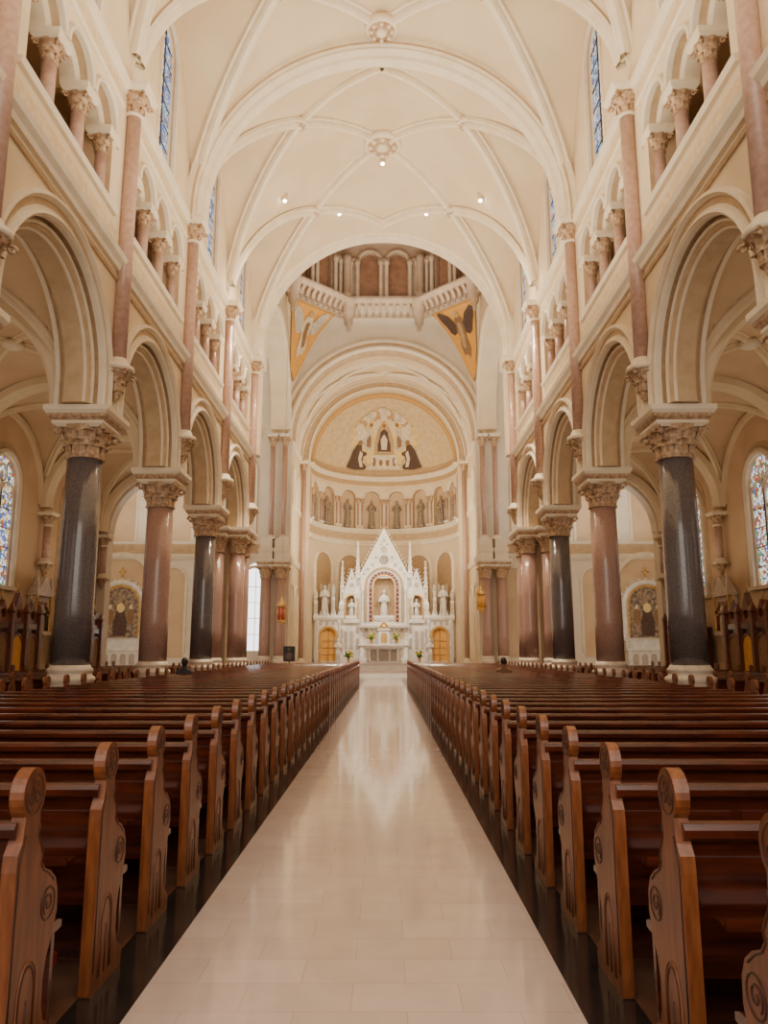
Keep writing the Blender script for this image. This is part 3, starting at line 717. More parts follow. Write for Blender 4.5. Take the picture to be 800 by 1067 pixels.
for i in range(19):
    t=pi*i/18*1.2-.3; rad=1+.14*rs.random()
    ca,ce=R_(26)*rad*cos(t),R_(39)+R_(20)*rad*sin(t)
    g.patch(f(5.41-.0015*i),ell(ca,ce,R_(5+2*rs.random()),R_(3.6+1.5*rs.random()),12),(ca,ce),('cream','blue','cream','fresco')[i%4],2)
for s_ in (-1,1):
    g.patch(f(5.375),[(s_*R_(a),R_(e)) for a,e in ((35,6),(26,5),(17,6),(16,9),(20,12),(19,17),(16,19),(17,21),(21,22),(22,27),(27,27),(30,21),(32,13))],(s_*R_(25),R_(14)),'robe',3)
    g.patch(f(5.365),[(s_*R_(a),R_(e)) for a,e in ((22,8),(19,8),(21,14),(20,20),(23,22),(24,15))],(s_*R_(22),R_(14)),'cream',2)
    g.patch(f(5.355),ell(s_*R_(24),R_(29),R_(2.5),R_(2.3),12),(s_*R_(24),R_(29)),'ptan',2)
    g.patch(f(5.375),[(s_*R_(a),R_(e)) for a,e in ((11,24),(15,22),(20,25),(22,31),(21,38),(19,43),(15,43),(13,37),(12,30))],(s_*R_(16.5),R_(33)),'blue',3)
    g.patch(f(5.365),[(s_*R_(a),R_(e)) for a,e in ((13,25),(17,26),(18,32),(15,37),(13,32))],(s_*R_(15.5),R_(31)),'ptan',2)
    g.patch(f(5.36),[(s_*R_(a),R_(e)) for a,e in ((19,34),(25,33),(31,38),(35,47),(30,46),(24,43),(20,40))],(s_*R_(25),R_(39)),'cream',2)
    g.patch(f(5.355),ell(s_*R_(16),R_(46),R_(2.2),R_(2.1),12),(s_*R_(16),R_(46)),'ptan',2)
    for a_,e_ in ((7,54),(12,52)): g.patch(f(5.36),ell(s_*R_(a_),R_(e_),R_(2.6),R_(2.2),12),(s_*R_(a_),R_(e_)),'fresco',2)
g.patch(f(5.375),[(R_(a),R_(e)) for a,e in ((-14,6),(14,6),(14,9),(12,9),(12,19),(-12,19),(-12,9),(-14,9))],(0,R_(12)),'cream',3)
for a in (-9,-3,3,9): g.patch(f(5.36),ell(R_(a),R_(13),R_(1.7),R_(4.2),12),(R_(a),R_(13)),'ptan',2)
g.patch(f(5.37),[(R_(a),R_(e)) for a,e in ((-9,20),(9,20),(9.5,30),(7,42),(3,47),(-3,47),(-7,42),(-9.5,30))],(0,R_(32)),'fresco',3)
g.patch(f(5.35),[(R_(a),R_(e)) for a,e in ((-6,21),(6,21),(6.5,28),(5,34),(4,40),(0,43),(-4,40),(-5,34),(-6.5,28))],(0,R_(32)),'robe',3)
g.patch(f(5.335),[(R_(a),R_(e)) for a,e in ((-2.5,24),(2.5,24),(3.5,33),(0,38),(-3.5,33))],(0,R_(30)),'cream',2)
g.patch(f(5.34),ell(0,R_(46.5),R_(4.2),R_(3.6),16),(0,R_(46.5)),'goldp',2)
g.patch(f(5.325),ell(0,R_(46),R_(2.3),R_(2.1),12),(0,R_(46)),'ptan',2)
put("mural",g,label="painted apse fresco of an enthroned figure with kneeling monks",cat="mural",norm=False)
for sx in (-1,1):
    make_colonnette(sx*5.85,55.0,.8,15.3,.15,'gshaft',"very tall slender pink column in the chancel","chancel columns","chancel_column",.5)

# ------------------------------------------------------------------ high altar
root=empty("high_altar",(0,57.2,.8),"towering carved white marble gothic high altar with gilding","altar")
def pin(g,x,y,z0,z1,w=.18):
    hh=z1-z0; sq_stack(g,[(w*1.2,z0),(w*1.2,z0+.12),(w,z0+.15),(w,z0+.5*hh),(w*1.3,z0+.52*hh),(w*1.3,z0+.56*hh),(w*.8,z0+.6*hh),(w*.8,z0+.72*hh),(w*1.1,z0+.73*hh),(w*.7,z0+.75*hh),(.04,z1-.1)],'white',(x,y)); g.sphere((x,y,z1-.05),.09,'white',8)
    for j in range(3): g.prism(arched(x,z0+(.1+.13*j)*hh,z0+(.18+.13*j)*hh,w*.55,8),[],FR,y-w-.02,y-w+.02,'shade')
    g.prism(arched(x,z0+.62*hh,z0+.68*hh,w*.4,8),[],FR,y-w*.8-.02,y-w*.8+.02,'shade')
    for t in (.78,.83,.88,.93):
        ww=w*.7*(1-(t-.75)/.25)+.05
        for dx,dy in ((1,0),(-1,0),(0,-1)): g.sphere((x+dx*ww,y+dy*ww,z0+t*hh),.05,'white',6)
g=G()
g.prism([(-5.1,0),(-5.1,3.1),(5.1,3.1),(5.1,0)],[arched(-4.1,.05,1.9,.55,12),arched(4.1,.05,1.9,.55,12)],FR,0,.7,'white')
g.extr([(3.0,.1),(3.0,-.1),(3.2,-.18),(3.35,-.15),(3.35,.7),(3.0,.7)],FR,-5.2,5.2,'white')
for s_ in (-1,1):
    g.arch([(.55,.02),(.55,-.08),(.72,-.08),(.72,.02)],s_*4.1,1.9,1.85,FR,'gold',14)
    for i in range(7):
        x=s_*(3.35+i*.27); g.prism([(x-.11,3.35),(x+.11,3.35),(x+.04,3.6),(x,3.75),(x-.04,3.6)],[],FR,.1,.25,'white')
    for i in range(4):
        x=s_*(3.3+i*.45); g.prism(arc(x,2.78,.13,0,2*pi,12)[:-1],[],FR,-.03,.02,'shade')
    for x in (3.3,4.9): g.lathe([(.09,.0),(.07,.2),(.07,2.7),(.12,3.0)],8,'white',(s_*x,-.05,0))
put("lower_screen",g,root)
for s_ in (-1,1):
    g=G(); V=arched(s_*4.1,.02,1.9,.54,12); g.prism(V,[],FR,.2,.3,'goldp')
    for z in (.5,1.0,1.5): g.box(s_*4.1-.5,s_*4.1+.5,.17,.2,z-.02,z+.02,'ptan')
    g.box(s_*4.1-.02,s_*4.1+.02,.16,.2,.05,2.4,'ptan')
    put("door",g,root,label="golden arched door in the marble screen")
g=G() # centre
g.prism([(-1.75,0),(-1.75,6.3),(1.75,6.3),(1.75,0)],[arched(0,2.9,5.5,.78,18)],FR,-.25,.7,'white')
g.box(-1,1,.45,.7,2.8,6.3,'tan')
hol=[arc(0,7.45,.4,0,2*pi,20)[:-1]]
g.prism([(-1.95,6.1),(0,9.75),(1.95,6.1)],hol,FR,-.2,.3,'white')
g.prism([(-1.95,6.1),(-1.75,6.1),(0,9.3),(1.75,6.1),(1.95,6.1),(0,9.85)],[],FR,-.32,-.2,'white')
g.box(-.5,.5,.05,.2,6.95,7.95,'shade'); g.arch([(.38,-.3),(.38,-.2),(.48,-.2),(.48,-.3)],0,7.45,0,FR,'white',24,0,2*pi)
for k in range(6): a=k*pi/3; g.arch([(.1,-.26),(.1,-.1),(.14,-.1),(.14,-.26)],.24*cos(a),7.45+.24*sin(a),0,FR,'white',10,0,2*pi)
for x,z,q in ((-.85,7.1,.16),(.85,7.1,.16),(-1.2,6.75,.13),(1.2,6.75,.13),(-1.5,6.4,.09),(1.5,6.4,.09),(-.6,7.65,.12),(.6,7.65,.12),(0,8.25,.24),(-.22,8.62,.08),(.22,8.62,.08),(0,8.92,.11)):
    g.prism(arc(x,z,q,0,2*pi,12)[:-1],[],FR,-.225,-.2,'shade'); g.arch([(q,-.26),(q,-.2),(q+.04,-.2),(q+.04,-.26)],x,z,0,FR,'white',12,0,2*pi)
    if q>.12:
        for kk in range(4): a=kk*pi/2; g.sphere((x+q*.5*cos(a),-.24,z+q*.5*sin(a)),q*.22,'white',6)
for k,(ri,ro) in enumerate(((.78,.86),(.9,1.08),(1.12,1.2),(1.28,1.42))):
    g.arch([(ri,-.22),(ri,-.32-.02*k),(ro,-.32-.02*k),(ro,-.22)],0,5.5,2.6,FR,('gold','redc','white','tan')[k],20)
for i in range(13):
    a=pi*i/12; g.sphere((.99*cos(a),-.36,5.5+.99*sin(a)),.05,'white',6)
for s_ in (-1,1):
    for j in range(8): g.sphere((s_*.99,-.36,3.1+.32*j),.05,'white',6)
    for i in range(14):
        t=i/14; x=s_*1.97*(1-t); z=6.2+3.6*t
        g.tube([(x,.05,z),(x+s_*.12,.05,z+.06),(x+s_*.15,.05,z+.17)],[.05,.045,.055],'white',6)
    for j in range(2): g.prism(arched(s_*1.3,.3+j*1.35,.95+j*1.35,.13,8),[],FR,-.28,-.25,'shade')
    g.lathe([(.12,2.6),(.09,2.7),(.09,5.1),(.15,5.35)],10,'white',(s_*1.58,-.4,0)); 
g.tube([(0,.1,9.6),(0,.1,10.3)],.05,'gold'); g.tube([(-.2,.1,10.05),(.2,.1,10.05)],.045,'gold')
g.extr([(2.45,-.25),(2.45,-.6),(2.6,-.65),(2.65,-.25)],FR,-1.8,1.8,'white')
put("centre_gable",g,root,label="tall crocketed marble gable over a golden niche")
for s_ in (-1,1):
    g=G(); g.prism([(s_*1.75,0),(s_*1.75,5.2),(s_*3.05,5.2),(s_*3.05,0)],[arched(s_*2.4,3.1,4.4,.42,12)],FR,-.1,.6,'white'); g.box(*sorted((s_*1.95,s_*2.85)),.35,.5,3,4.9,'tan')
    g.prism([(s_*1.85,5.2),(s_*2.4,6.9),(s_*2.95,5.2)],[],FR,-.1,.3,'white')
    g.prism(arc(s_*2.4,5.6,.17,0,2*pi,12)[:-1],[],FR,-.14,-.1,'shade'); g.prism(arc(s_*2.4,6.1,.09,0,2*pi,12)[:-1],[],FR,-.14,-.1,'shade')
    for i in range(7):
        for q in (-1,1):
            x=s_*2.4+q*.56*(1-i/7); z=5.25+1.7*i/7; g.tube([(x,.0,z),(x+q*.09,0,z+.05),(x+q*.1,0,z+.13)],.035,'white',5)
    g.arch([(.42,-.1),(.42,-.2),(.54,-.2),(.54,-.1)],s_*2.4,4.4,1.3,FR,'gold',14)
    g.box(*sorted((s_*1.85,s_*2.95)),-.3,-.1,2.8,3.0,'white')
    for j in range(3): g.prism(arched(s_*(2.0+.4*j),.9,2.1,.14,8),[],FR,-.14,-.1,'shade')
    put("side_bay",g,root)
    for x,z0,z1,w in ((1.95,0,8.9,.2),(3.1,0,7.4,.18),(3.75,3.3,5.6,.11),(5.05,3.3,5.2,.12)):
        g=G(); pin(g,s_*x,.05,z0,z1,w); put("pinnacle",g,root,label="crocketed marble pinnacle")
g=G(); g.box(-2.2,2.2,-1.9,-.25,0,.2,'white'); g.box(-1.7,1.7,-1.4,-.3,.2,1.15,'white'); g.box(-1.85,1.85,-1.5,-.25,1.15,1.27,'white')
for i in range(5):
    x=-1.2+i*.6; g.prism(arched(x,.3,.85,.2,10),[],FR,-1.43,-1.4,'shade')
g.box(-1.75,1.75,-.7,-.25,1.27,1.6,'white'); put("altar_table",g,root)
g=G(); sq_stack(g,[(.4,1.27),(.4,2.2),(.48,2.25),(.48,2.35),(.3,2.4)],'white',(0,-.65)); g.lathe([(.34,2.4),(.3,2.6),(.15,2.78),(.02,2.85)],14,'gold',(0,-.65,0)); g.prism(arched(0,1.35,1.85,.22,12),[],FR,-1.08,-1.05,'gold'); put("tabernacle",g,root,label="domed marble tabernacle with gilt door")
def stat(x,y,z,h,lab,w=False,k='white'):
    g=G(); g.lathe([(.17*h,0),(.17*h,.06)],12,k); statue(g,h,k,k,(0,0,.05),w); put("statue",g,loc=(x,y,z),label=lab,cat="statue")
stat(0,57.35,3.72,2.3,"white marble crowned figure in the central golden niche")
for s_ in (-1,1):
    stat(s_*2.4,57.2,3.82,1.5,"white marble saint in a side niche of the altar")
    stat(s_*4.4,57.4,4.16,2.2,"white marble winged angel on top of the altar screen",True)
    stat(s_*3.3,55.9,.8,1.6,"white marble angel standing beside the altar table",True)
pcd=None
for x in (-1.5,-1.1,-.7,.7,1.1,1.5):
    if pcd is None:
        pcd=empty("candlestick",(x,56.7,2.4),"tall gilt candlestick with white candle on the altar","candlestick","altar candlesticks")
        g=G(); g.lathe([(.1,0),(.1,.03),(.03,.08),(.03,.3),(.05,.33),(.025,.38),(.025,.55),(.07,.6)],10,'gold'); put("stand",g,pcd)
        g=G(); g.lathe([(.03,.58),(.03,1.0),(.005,1.04)],8,'candle'); put("candle",g,pcd)
    else: tree_copy(pcd,(x,56.7,2.4))
for x,y,z in ((-.9,56.05,2.07),(.9,56.05,2.07),(-2.5,55.0,.8),(2.5,55.0,.8)):
    r=empty("flower_arrangement",(x,y,z),"bunch of yellow flowers in a gilt vase by the altar","flowers","altar flowers")
    g=G(); g.lathe([(.09,0),(.05,.06),(.12,.2),(.09,.32),(.11,.36)],12,'gold'); put("vase",g,r)
    g=G()
    for i in range(26):
        a=random.random()*6.28; q=random.random()**.5*.3; g.sphere((q*cos(a),q*sin(a)*.8,.5+random.random()*.35-q*.4),.065,'yellow' if i%3 else 'green',6)
    g.sphere((0,0,.45),.18,'green',8); put("blossoms",g,r,kind="stuff")
r=empty("altar_table",(0,52,.8),"freestanding white marble altar table on columns","altar")
g=G(); g.box(-1.4,1.4,-.5,.5,.95,1.1,'white'); g.box(-1.3,1.3,-.42,.42,.88,.95,'white'); put("slab",g,r)
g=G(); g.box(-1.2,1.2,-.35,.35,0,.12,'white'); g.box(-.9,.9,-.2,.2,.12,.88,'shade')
for x in (-1.05,-.4,.4,1.05): g.lathe([(.12,.12),(.08,.2),(.08,.75),(.13,.88)],10,'white',(x,-.28,0))
put("support",g,r)

for sg in (-1,1):
    r=empty("side_altar",(sg*16.5,48.1,.5),"white marble side altar beneath an arched framed painting","altar")
    g=G(); g.box(-1.7,1.7,-.5,.45,0,.15,'white'); g.box(-1.5,1.5,-.35,.45,.15,1.1,'white'); g.box(-1.6,1.6,-.42,.45,1.1,1.22,'white')
    for i in range(5): g.prism(arched(-1.1+i*.55,.25,.75,.17,8),[],FR,-.4,-.35,'shade')
    g.box(-1.5,1.5,.1,.45,1.22,1.7,'white'); put("altar_table",g,r)
    g=G(); g.arch([(1.3,.45),(1.3,.2),(1.4,.15),(1.58,.2),(1.62,.45)],0,3.9,2.2,FR,'white',24)
    g.arch([(1.14,.44),(1.14,.3),(1.32,.3),(1.32,.44)],0,3.9,2.2,FR,'gold',24)
    g.extr([(1.7,.45),(1.7,.2),(1.85,.15),(1.9,.45)],FR,-1.65,1.65,'white')
    for q in range(11): a=pi*(q+.5)/11; g.sphere((1.65*cos(a),.3,3.9+1.65*sin(a)),.09,'white',6)
    g.tube([(0,.3,5.5),(0,.3,6.3)],.05,'gold'); g.tube([(-.22,.3,6.02),(.22,.3,6.02)],.045,'gold'); put("frame",g,r,label="arched white and gilt frame topped by a cross")
    g=G(); g.prism(arched(0,1.85,3.9,1.16,18),[],FR,.36,.42,'pict')
    fm=lambda u,v:(u,.35,v); fm2=lambda u,v:(u,.34,v)
    g.patch(fm,[(-.4,2.0),(.4,2.0),(.45,2.8),(.25,3.6),(0,3.8),(-.25,3.6),(-.45,2.8)],(0,2.9),'robe',2)
    g.patch(fm2,ell(0,3.75,.26,.3,14),(0,3.75),'sun',1); g.patch(lambda u,v:(u,.33,v),ell(0,3.72,.12,.16,14),(0,3.72),'cream',1)
    for q in (-.65,.65): g.patch(fm2,ell(q,3.2,.24,.5,14),(q,3.2),'ptan' ,1); g.patch(lambda u,v:(u,.33,v),ell(q,3.8,.11,.14,14),(q,3.8),'cream',1)
    put("painting",g,r,label="dark arched painting of a robed figure")
    for q in (-1.35,1.35):
        g=G(); g.lathe([(.1,0),(.03,.06),(.03,.5),(.07,.55),(.025,.56),(.025,.85)],8,'candle'); put("candlestick",g,loc=(sg*16.5+q,48.05,1.72),label="white candle on the side altar",cat="candlestick",group="side altar candles")

cf=None
for sg,sn in SIDES:
    for yy in (20.8,27.0,33.2):
        if cf is None:
            cf=r=empty("confessional",(0,0,0),"carved walnut confessional booth with gilt arched panels","confessional","confessionals on the aisle walls")
            g=G(); g.box(-1.6,1.6,-.35,.28,0,2.35,'wood'); g.box(-1.7,1.7,-.45,.28,2.35,2.55,'wood'); g.box(-1.7,1.7,-.45,.28,0,.2,'wood')
            for x in (-1.6,-.55,.55,1.6): sq_stack(g,[(.09,0),(.09,2.9),(.12,2.95),(.02,3.25)],'woodend',(x,-.42))
            put("body",g,r)
            for x in (-1.08,0,1.08):
                g=G(); g.prism([(x-.52,2.55),(x,3.3 if x else 3.6),(x+.52,2.55)],[arc(x,2.85,.16,0,2*pi,12)[:-1]],FR,-.4,-.2,'woodend')
                g.tube([(x,-.3,3.3 if x else 3.6),(x,-.3,3.6 if x else 3.95)],.03,'gold')
                put("gable",g,r,label="pointed carved wooden gable")
            for x in (-1.08,0,1.08):
                g=G(); g.prism(arched(x,.25,1.75,.4,12),[],FR,-.4,-.35,'goldp' if x==0 else 'ptan'); g.arch([(.38,-.44),(.38,-.35),(.46,-.35),(.46,-.44)],x,1.75,1.5,FR,'woodend',12); put("door",g,r,label="arched panel door")
            cf.location=(sg*(AX-.52),yy,0); cf.rotation_euler=(0,0,-sg*pi/2)
        else: tree_copy(cf,(sg*(AX-.52),yy,0),-sg*pi/2)
sh=None
for sg,sn in SIDES:
    for yy in (23.9,30.1):
        if sh is None:
            sh=r=empty("wall_shrine",(sg*(AX-.33),yy,2.2),"gabled relief shrine with painted figures on the aisle wall","relief","aisle wall shrines",-sg*pi/2)
            g=G(); g.box(-.7,.7,-.15,.3,0,.15,'base'); g.box(-.65,.65,.1,.3,.15,1.5,'base'); g.prism([(-.75,1.5),(0,2.3),(.75,1.5)],[],FR,-.1,.3,'base')
            g.prism([(-.5,0),(.5,0),(.2,-.5),(-.2,-.5)],[],FR,0,.3,'base')
            for x in (-.62,.62): g.lathe([(.07,.15),(.05,.2),(.05,1.4),(.08,1.5)],8,'gold',(x,-.05,0)); sq_stack(g,[(.08,1.5),(.08,1.9),(.01,2.3)],'base',(x,-.03))
            g.tube([(0,.1,2.25),(0,.1,2.6)],.03,'gold'); g.tube([(-.12,.1,2.48),(.12,.1,2.48)],.03,'gold'); put("frame",g,r)
            g=G()
            for x,k in ((-.35,'redc'),(-.05,'cream'),(.3,'robe')): statue(g,1.15,k,'skin',(x,.0,.15))
            put("relief_figures",g,r,label="painted relief figures")
        else: tree_copy(sh,(sg*(AX-.33),yy,2.2),-sg*pi/2)
for x,y,z in ((5.75,45.5,3.9),(-6.0,45.5,3.2)):
    r=empty("hanging_lantern",(x,y,z),"gilt hanging sanctuary lantern with coloured glass","lamp")
    g=G(); g.lathe([(.03,-.15),(.1,0),(.28,.1),(.3,.16)],8,'gold'); g.lathe([(.3,.95),(.33,1.0),(.2,1.2),(.05,1.45),(.03,1.6)],8,'gold')
    for i in range(8): a=i*pi/4; g.tube([(.27*cos(a),.27*sin(a),.12),(.27*cos(a),.27*sin(a),1.0)],.02,'gold',5)
    put("frame",g,r)
    g=G(); g.lathe([(.2,.15),(.24,.5),(.2,.9)],12,'red' if x<0 else 'goldp'); put("glass",g,r,label="coloured glass")
    g=G(); g.tube([(0,0,1.55),(0,0,20.0-z)],.012,'gold',5); put("chain",g,r)
r=empty("loudspeaker",(-5.4,44.8,.5),"black box loudspeaker standing near the crossing pier","speaker")
g=G(); g.box(-.32,.32,-.2,.2,.5,1.35,'blackp'); put("cabinet",g,r); g=G(); g.lathe([(.25,0),(.25,.03),(.04,.06),(.04,.5)],12,'blackp'); put("stand",g,r)
for z,q in ((.8,.2),(1.18,.08)):
    g=G(); g.prism(arc(0,z,q,0,2*pi,16)[:-1],[],FR,-.23,-.2,'robe'); put("driver",g,r)

# ------------------------------------------------------------------ pews
prof=[(0,0),(.42,0),(.43,.06),(.40,.10),(.34,.14),(.315,.20),(.31,.30),(.33,.38),(.375,.45),(.405,.53),(.40,.61),(.37,.67),(.315,.71),(.255,.735),(.225,.77),(.235,.80),(.21,.84),(.18,.885),(.18,.935)]
prof+= [(.112+.098*cos(a),1.045+.10*sin(a)) for a in [radians(-50+i*(280/18)) for i in range(19)]]
prof+= [(.045,.94),(.035,.88),(.005,.84),(0,.78)]
TH=.028
def pew_end_g(sg,x):
    g=G(); g.prism(prof,[],lambda u,v,d:(d,u,v),x-TH,x+TH,'woodend','woodl')
    return g
def carve_g(sx,x):
    g=G(); X=x+sx*(TH+.0005)
    ring=lambda c,r,k,t:g.tube([(X,c[0]+r*cos(2*pi*i/20),c[1]+r*sin(2*pi*i/20)) for i in range(20)],t,k,6,True)
    ring((.112,1.045),.074,'groove',.0035)
    for i in range(3): a=pi/2+i*2*pi/3; ring((.112+.03*cos(a),1.045+.03*sin(a)),.021,'groove',.0035)
    ring((.31,.585),.062,'groove',.004)
    P=[]
    for i in range(30):
        t=i/29*2.6*pi; r=.010+.034*(i/29); P.append((X,.31+r*cos(t+2.2),.585+r*sin(t+2.2)))
    g.tube(P,.004,'groove',6)
    for r,t,k in ((0,.005,'woodl'),(-.02,.004,'groove')):
        a=[(X,.08-r,.06),(X,.08-r,.28)]+[(X,.165+(.085+r)*cos(pi-i*pi/10),.28+(.14+r)*sin(i*pi/10)) for i in range(11)]+[(X,.25+r,.06)]
        g.tube(a,t,k,6)
    g.tube([(X,.165,.06),(X,.165,.28)],.004,'groove',5)
    g.tube([(X,.02,.1),(X,.02,.8),(X,.06,.9)],.0035,'groove',5)
    q=[(X,.17+(u-.17)*.9,.55+(v-.55)*.965) for u,v in prof[11:19]]
    g.tube(q,.004,'groove',5)
    return g
XA,XB=1.27,6.05
def pew_parts(sg,x0,x1):
    L,R=sorted((sg*x0,sg*x1)); mp=lambda u,v,d:(u,d,v)
    gb=G()
    gb.extr([(.36,.19),(.36,.165),(.9,.06),(.9,.085)],mp,L,R,'wood')
    n=8
    for i in range(n):
        a=L+(R-L)*(i+.04)/n; b=L+(R-L)*(i+.96)/n
        gb.extr([(.45,.155),(.45,.138),(.82,.066),(.82,.083)],mp,a,b,'wood')
    gr=G(); gr.extr([(.885,.04),(.90,.02),(.93,.015),(.95,.03),(.955,.07),(.94,.11),(.91,.12),(.885,.10)],mp,L,R,'wood')
    gs=G(); gs.extr([(.43,.16),(.46,.16),(.465,.5),(.45,.54),(.425,.54),(.42,.5)],mp,L,R,'wood'); gs.extr([(.02,.44),(.42,.44),(.42,.47),(.02,.47)],mp,L,R,'wood')
    gk=G(); gk.extr([(.17,-.2),(.22,-.2),(.235,-.17),(.235,-.07),(.22,-.04),(.17,-.04)],mp,L+.12,R-.12,'redc')
    for q in range(4):
        x=L+.4+(R-L-.8)*q/3; gk.box(x-.02,x+.02,-.16,-.08,0,.18,'wood')
    gl=G(); gl.extr([(.60,.06),(.60,-.06),(.64,-.06),(.64,-.05),(.615,-.05),(.615,.06)],mp,L+.1,R-.1,'wood')
    return gb,gr,gs,gk,gl
Y0=2.2; DY=.86; NR=46
lab="dark mahogany pew with carved scrolled end beside the aisle"
for sg,sn in SIDES:
    root=None; joined=None
    for i in range(NR):
        y=Y0+DY*i
        if i==0 and sg<0: continue
        if i<20:
            if root is None:
                root=empty("pew",(0,y,0),lab,"pew","nave pews")
                gb,gr,gs,gk,gl=pew_parts(sg,XA,XB)
                put("backrest",gb,root); put("top_rail",gr,root); put("seat",gs,root); put("kneeler",gk,root,label="burgundy padded kneeler on wooden feet"); put("book_ledge",gl,root)
                e=put("pew_end",pew_end_g(sg,sg*XA),root,label="carved mahogany pew end with round finial")
                bv=e.modifiers.new("b","BEVEL"); bv.width=.012; bv.segments=2; bv.limit_method='ANGLE'; bv.angle_limit=radians(60)
                put("carving",carve_g(-sg,sg*XA),root,label="carved roundel, scroll and lancet")
                e=put("pew_end",pew_end_g(sg,sg*XB),root,label="carved mahogany pew end with round finial")
            else: tree_copy(root,(0,y,0))
        else:
            if joined is None:
                g=G()
                for p in pew_parts(sg,XA,XB)[:3]: g.merge(p)
                for x in (XA,XB): g.prism(prof,[],lambda u,v,d:(d,u,v),sg*x-TH,sg*x+TH,'woodend')
                joined=put("pew",g,loc=(0,y,0),label=lab,cat="pew",group="nave pews")
            else:
                o=joined.copy(); COL.objects.link(o); o.location=(0,y,0)
    j2=None
    for i in range(25):
        y=14.4+DY*i
        if j2 is None:
            g=G()
            for p in pew_parts(sg,8.0,12.1)[:3]: g.merge(p)
            for x in (8.0,12.1): g.prism(prof,[],lambda u,v,d:(d,u,v),sg*x-TH,sg*x+TH,'woodend')
            j2=put("pew",g,loc=(0,y,0),label="dark walnut pew in the side aisle with carved ends",cat="pew",group="side aisle pews")
        else:
            o=j2.copy(); COL.objects.link(o); o.location=(0,y,0)

# ------------------------------------------------------------------ people
def person(x,y,clothes,lab):
    V=[(0,0,.58),(0,-.03,.78),(0,-.04,.98),(0,-.03,1.10),(0,-.01,1.2),(0,0,1.3),(-.18,-.04,1.01),(-.24,.02,.78),(-.15,.22,.66),(.18,-.04,1.01),(.24,.02,.78),(.15,.22,.66),(-.1,.04,.56),(-.12,.34,.54),(-.12,.37,.1),(-.12,.46,.05),(.1,.04,.56),(.12,.34,.54),(.12,.37,.1),(.12,.46,.05)]
    E=[(0,1),(1,2),(2,3),(3,4),(4,5),(2,6),(6,7),(7,8),(2,9),(9,10),(10,11),(0,12),(12,13),(13,14),(14,15),(0,16),(16,17),(17,18),(18,19)]
    Rd=[.13,.14,.15,.06,.085,.075,.07,.055,.04,.07,.055,.04,.085,.07,.05,.035,.085,.07,.05,.035]
    me=bpy.data.meshes.new("person"); me.from_pydata(V,E,[]); me.materials.append(M[clothes])
    o=bpy.data.objects.new("person",me); COL.objects.link(o); o.location=(x,y,0)
    md=o.modifiers.new("s","SKIN")
    for i,sv in enumerate(me.skin_vertices[0].data): sv.radius=(Rd[i],Rd[i]*.85); sv.use_root=(i==0)
    s=o.modifiers.new("u","SUBSURF"); s.levels=2; s.render_levels=2
    o["label"]=lab; o["category"]="person"
    g=G(); g.sphere((0,.015,1.27),.098,'skin',14,.85,1,1.15); g.sphere((0,.115,1.26),.018,'skin',6)
    for s_ in (-1,1): g.sphere((s_*.085,.01,1.265),.02,'skin',6); g.sphere((s_*.033,.1,1.28),.012,'hair',6)
    put("head",g,o,label="face and neck")
    g=G(); g.sphere((0,-.015,1.295),.107,'hair',14,.88,1,1.12); put("hair",g,o,label="short dark hair")
person(-5.6,Y0+DY*23+.34,'coatd',"person with dark hair in a dark coat seated in a pew")
person(3.75,Y0+DY*25+.34,'coatb',"person in a brown jacket seated in a pew")

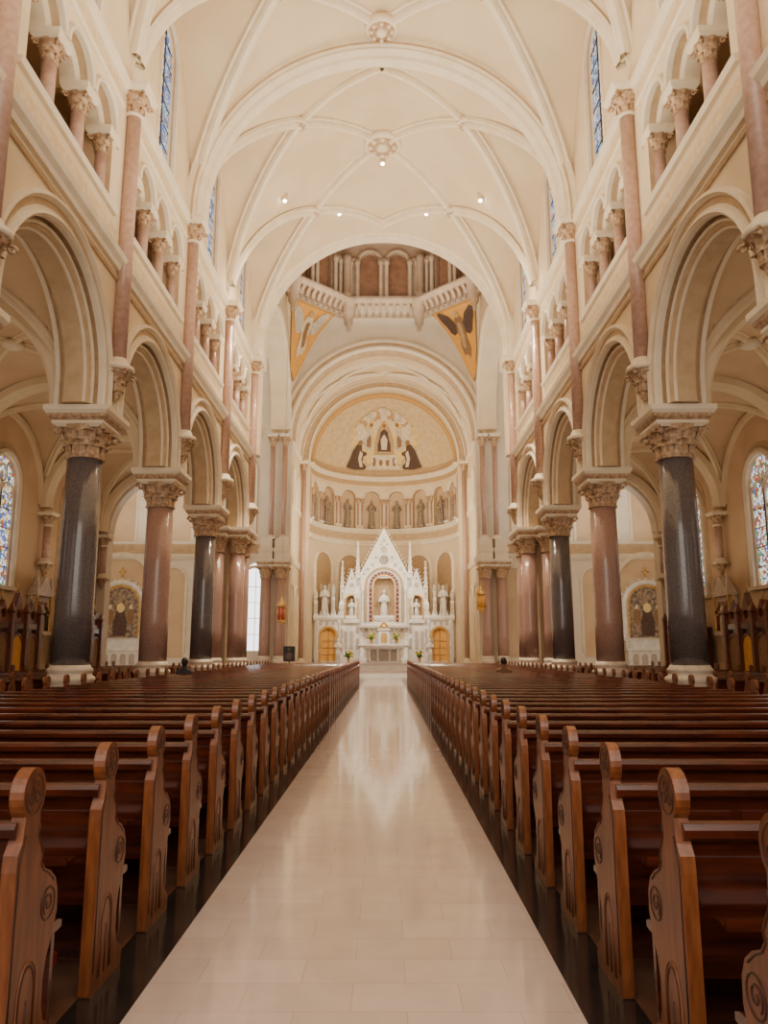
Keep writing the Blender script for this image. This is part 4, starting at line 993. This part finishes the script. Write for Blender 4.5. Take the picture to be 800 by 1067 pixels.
# ------------------------------------------------------------------ lights
for x,y in ((0,31.2),(2.1,34),(-2.1,34),(4.3,30.8),(-4.3,30.8)):
    z=vz(x,y)-.25
    r=empty("ceiling_lamp",(x,y,z),"small bright spotlight in the vault","lamp","vault spotlights")
    g=G(); g.lathe([(.12,.4),(.12,.05),(.14,0)],12,'light'); put("housing",g,r)
    g=G(); g.sphere((0,0,0),.09,'bulb',8); put("bulb",g,r)
    l=bpy.data.lights.new("spot",'SPOT'); l.energy=4200; l.spot_size=1.5; l.spot_blend=.7; l.shadow_soft_size=.2; l.color=(1,.84,.64)
    o=bpy.data.objects.new("spot_light",l); COL.objects.link(o); o.location=(x*.9,y,z-.3)
def area(loc,sx,sy,e,rot=(pi,0,0),col=(1,.86,.66)):  # unseen fill panels, added to brighten the interior
    l=bpy.data.lights.new("area",'AREA'); l.shape='RECTANGLE'; l.size=sx; l.size_y=sy; l.energy=e; l.color=col
    o=bpy.data.objects.new("area_light",l); COL.objects.link(o); o.location=loc; o.rotation_euler=rot
for y in (5.3,17.7,30.1): area((0,y,10.5),4,8,1300)
area((0,42.7,12),7,8,600); area((0,42.7,23),6,6,900)
area((0,52,7),8,4,430)
area((0,50,10),9,7,850,(radians(97),0,0),(1,.84,.60))        # towards the apse
for sg in (-1,1):
    for y in (11.5,20.8,30.1): area((sg*10.5,y,4.2),3.8,7,85,col=(1,.78,.53))
    area((sg*13,42.7,8),8,8,560,col=(1,.94,.86))
    area((sg*13.2,37.8,6),8,8,280,(radians(90),0,0),col=(1,.92,.8))
area((0,-2.5,10),11,12,950,(radians(86),0,0),(1,.89,.76))
for sx in (-1,1):  # unseen spots added to brighten the high altar
    l=bpy.data.lights.new("spot",'SPOT'); l.energy=3000; l.spot_size=.6; l.spot_blend=.6; l.color=(1,.94,.85); l.shadow_soft_size=.12
    o=bpy.data.objects.new("spot_light",l); COL.objects.link(o); o.location=(sx*5,47.2,13.5)
    o.rotation_euler=(Vector((0,57,4))-Vector(o.location)).to_track_quat('-Z','Y').to_euler()
w=bpy.data.worlds.new("w"); bpy.context.scene.world=w; w.use_nodes=True
w.node_tree.nodes["Background"].inputs[0].default_value=(1,.9,.78,1); w.node_tree.nodes["Background"].inputs[1].default_value=.8

# ------------------------------------------------------------------ camera
cd=bpy.data.cameras.new("camera"); cam=bpy.data.objects.new("camera",cd); COL.objects.link(cam)
cam.location=(.14,0,1.6); cam.rotation_euler=(radians(90+10.24),0,radians(.14))
cd.sensor_fit='HORIZONTAL'; cd.sensor_width=36; cd.lens=36; cd.clip_end=300
bpy.context.scene.camera=cam
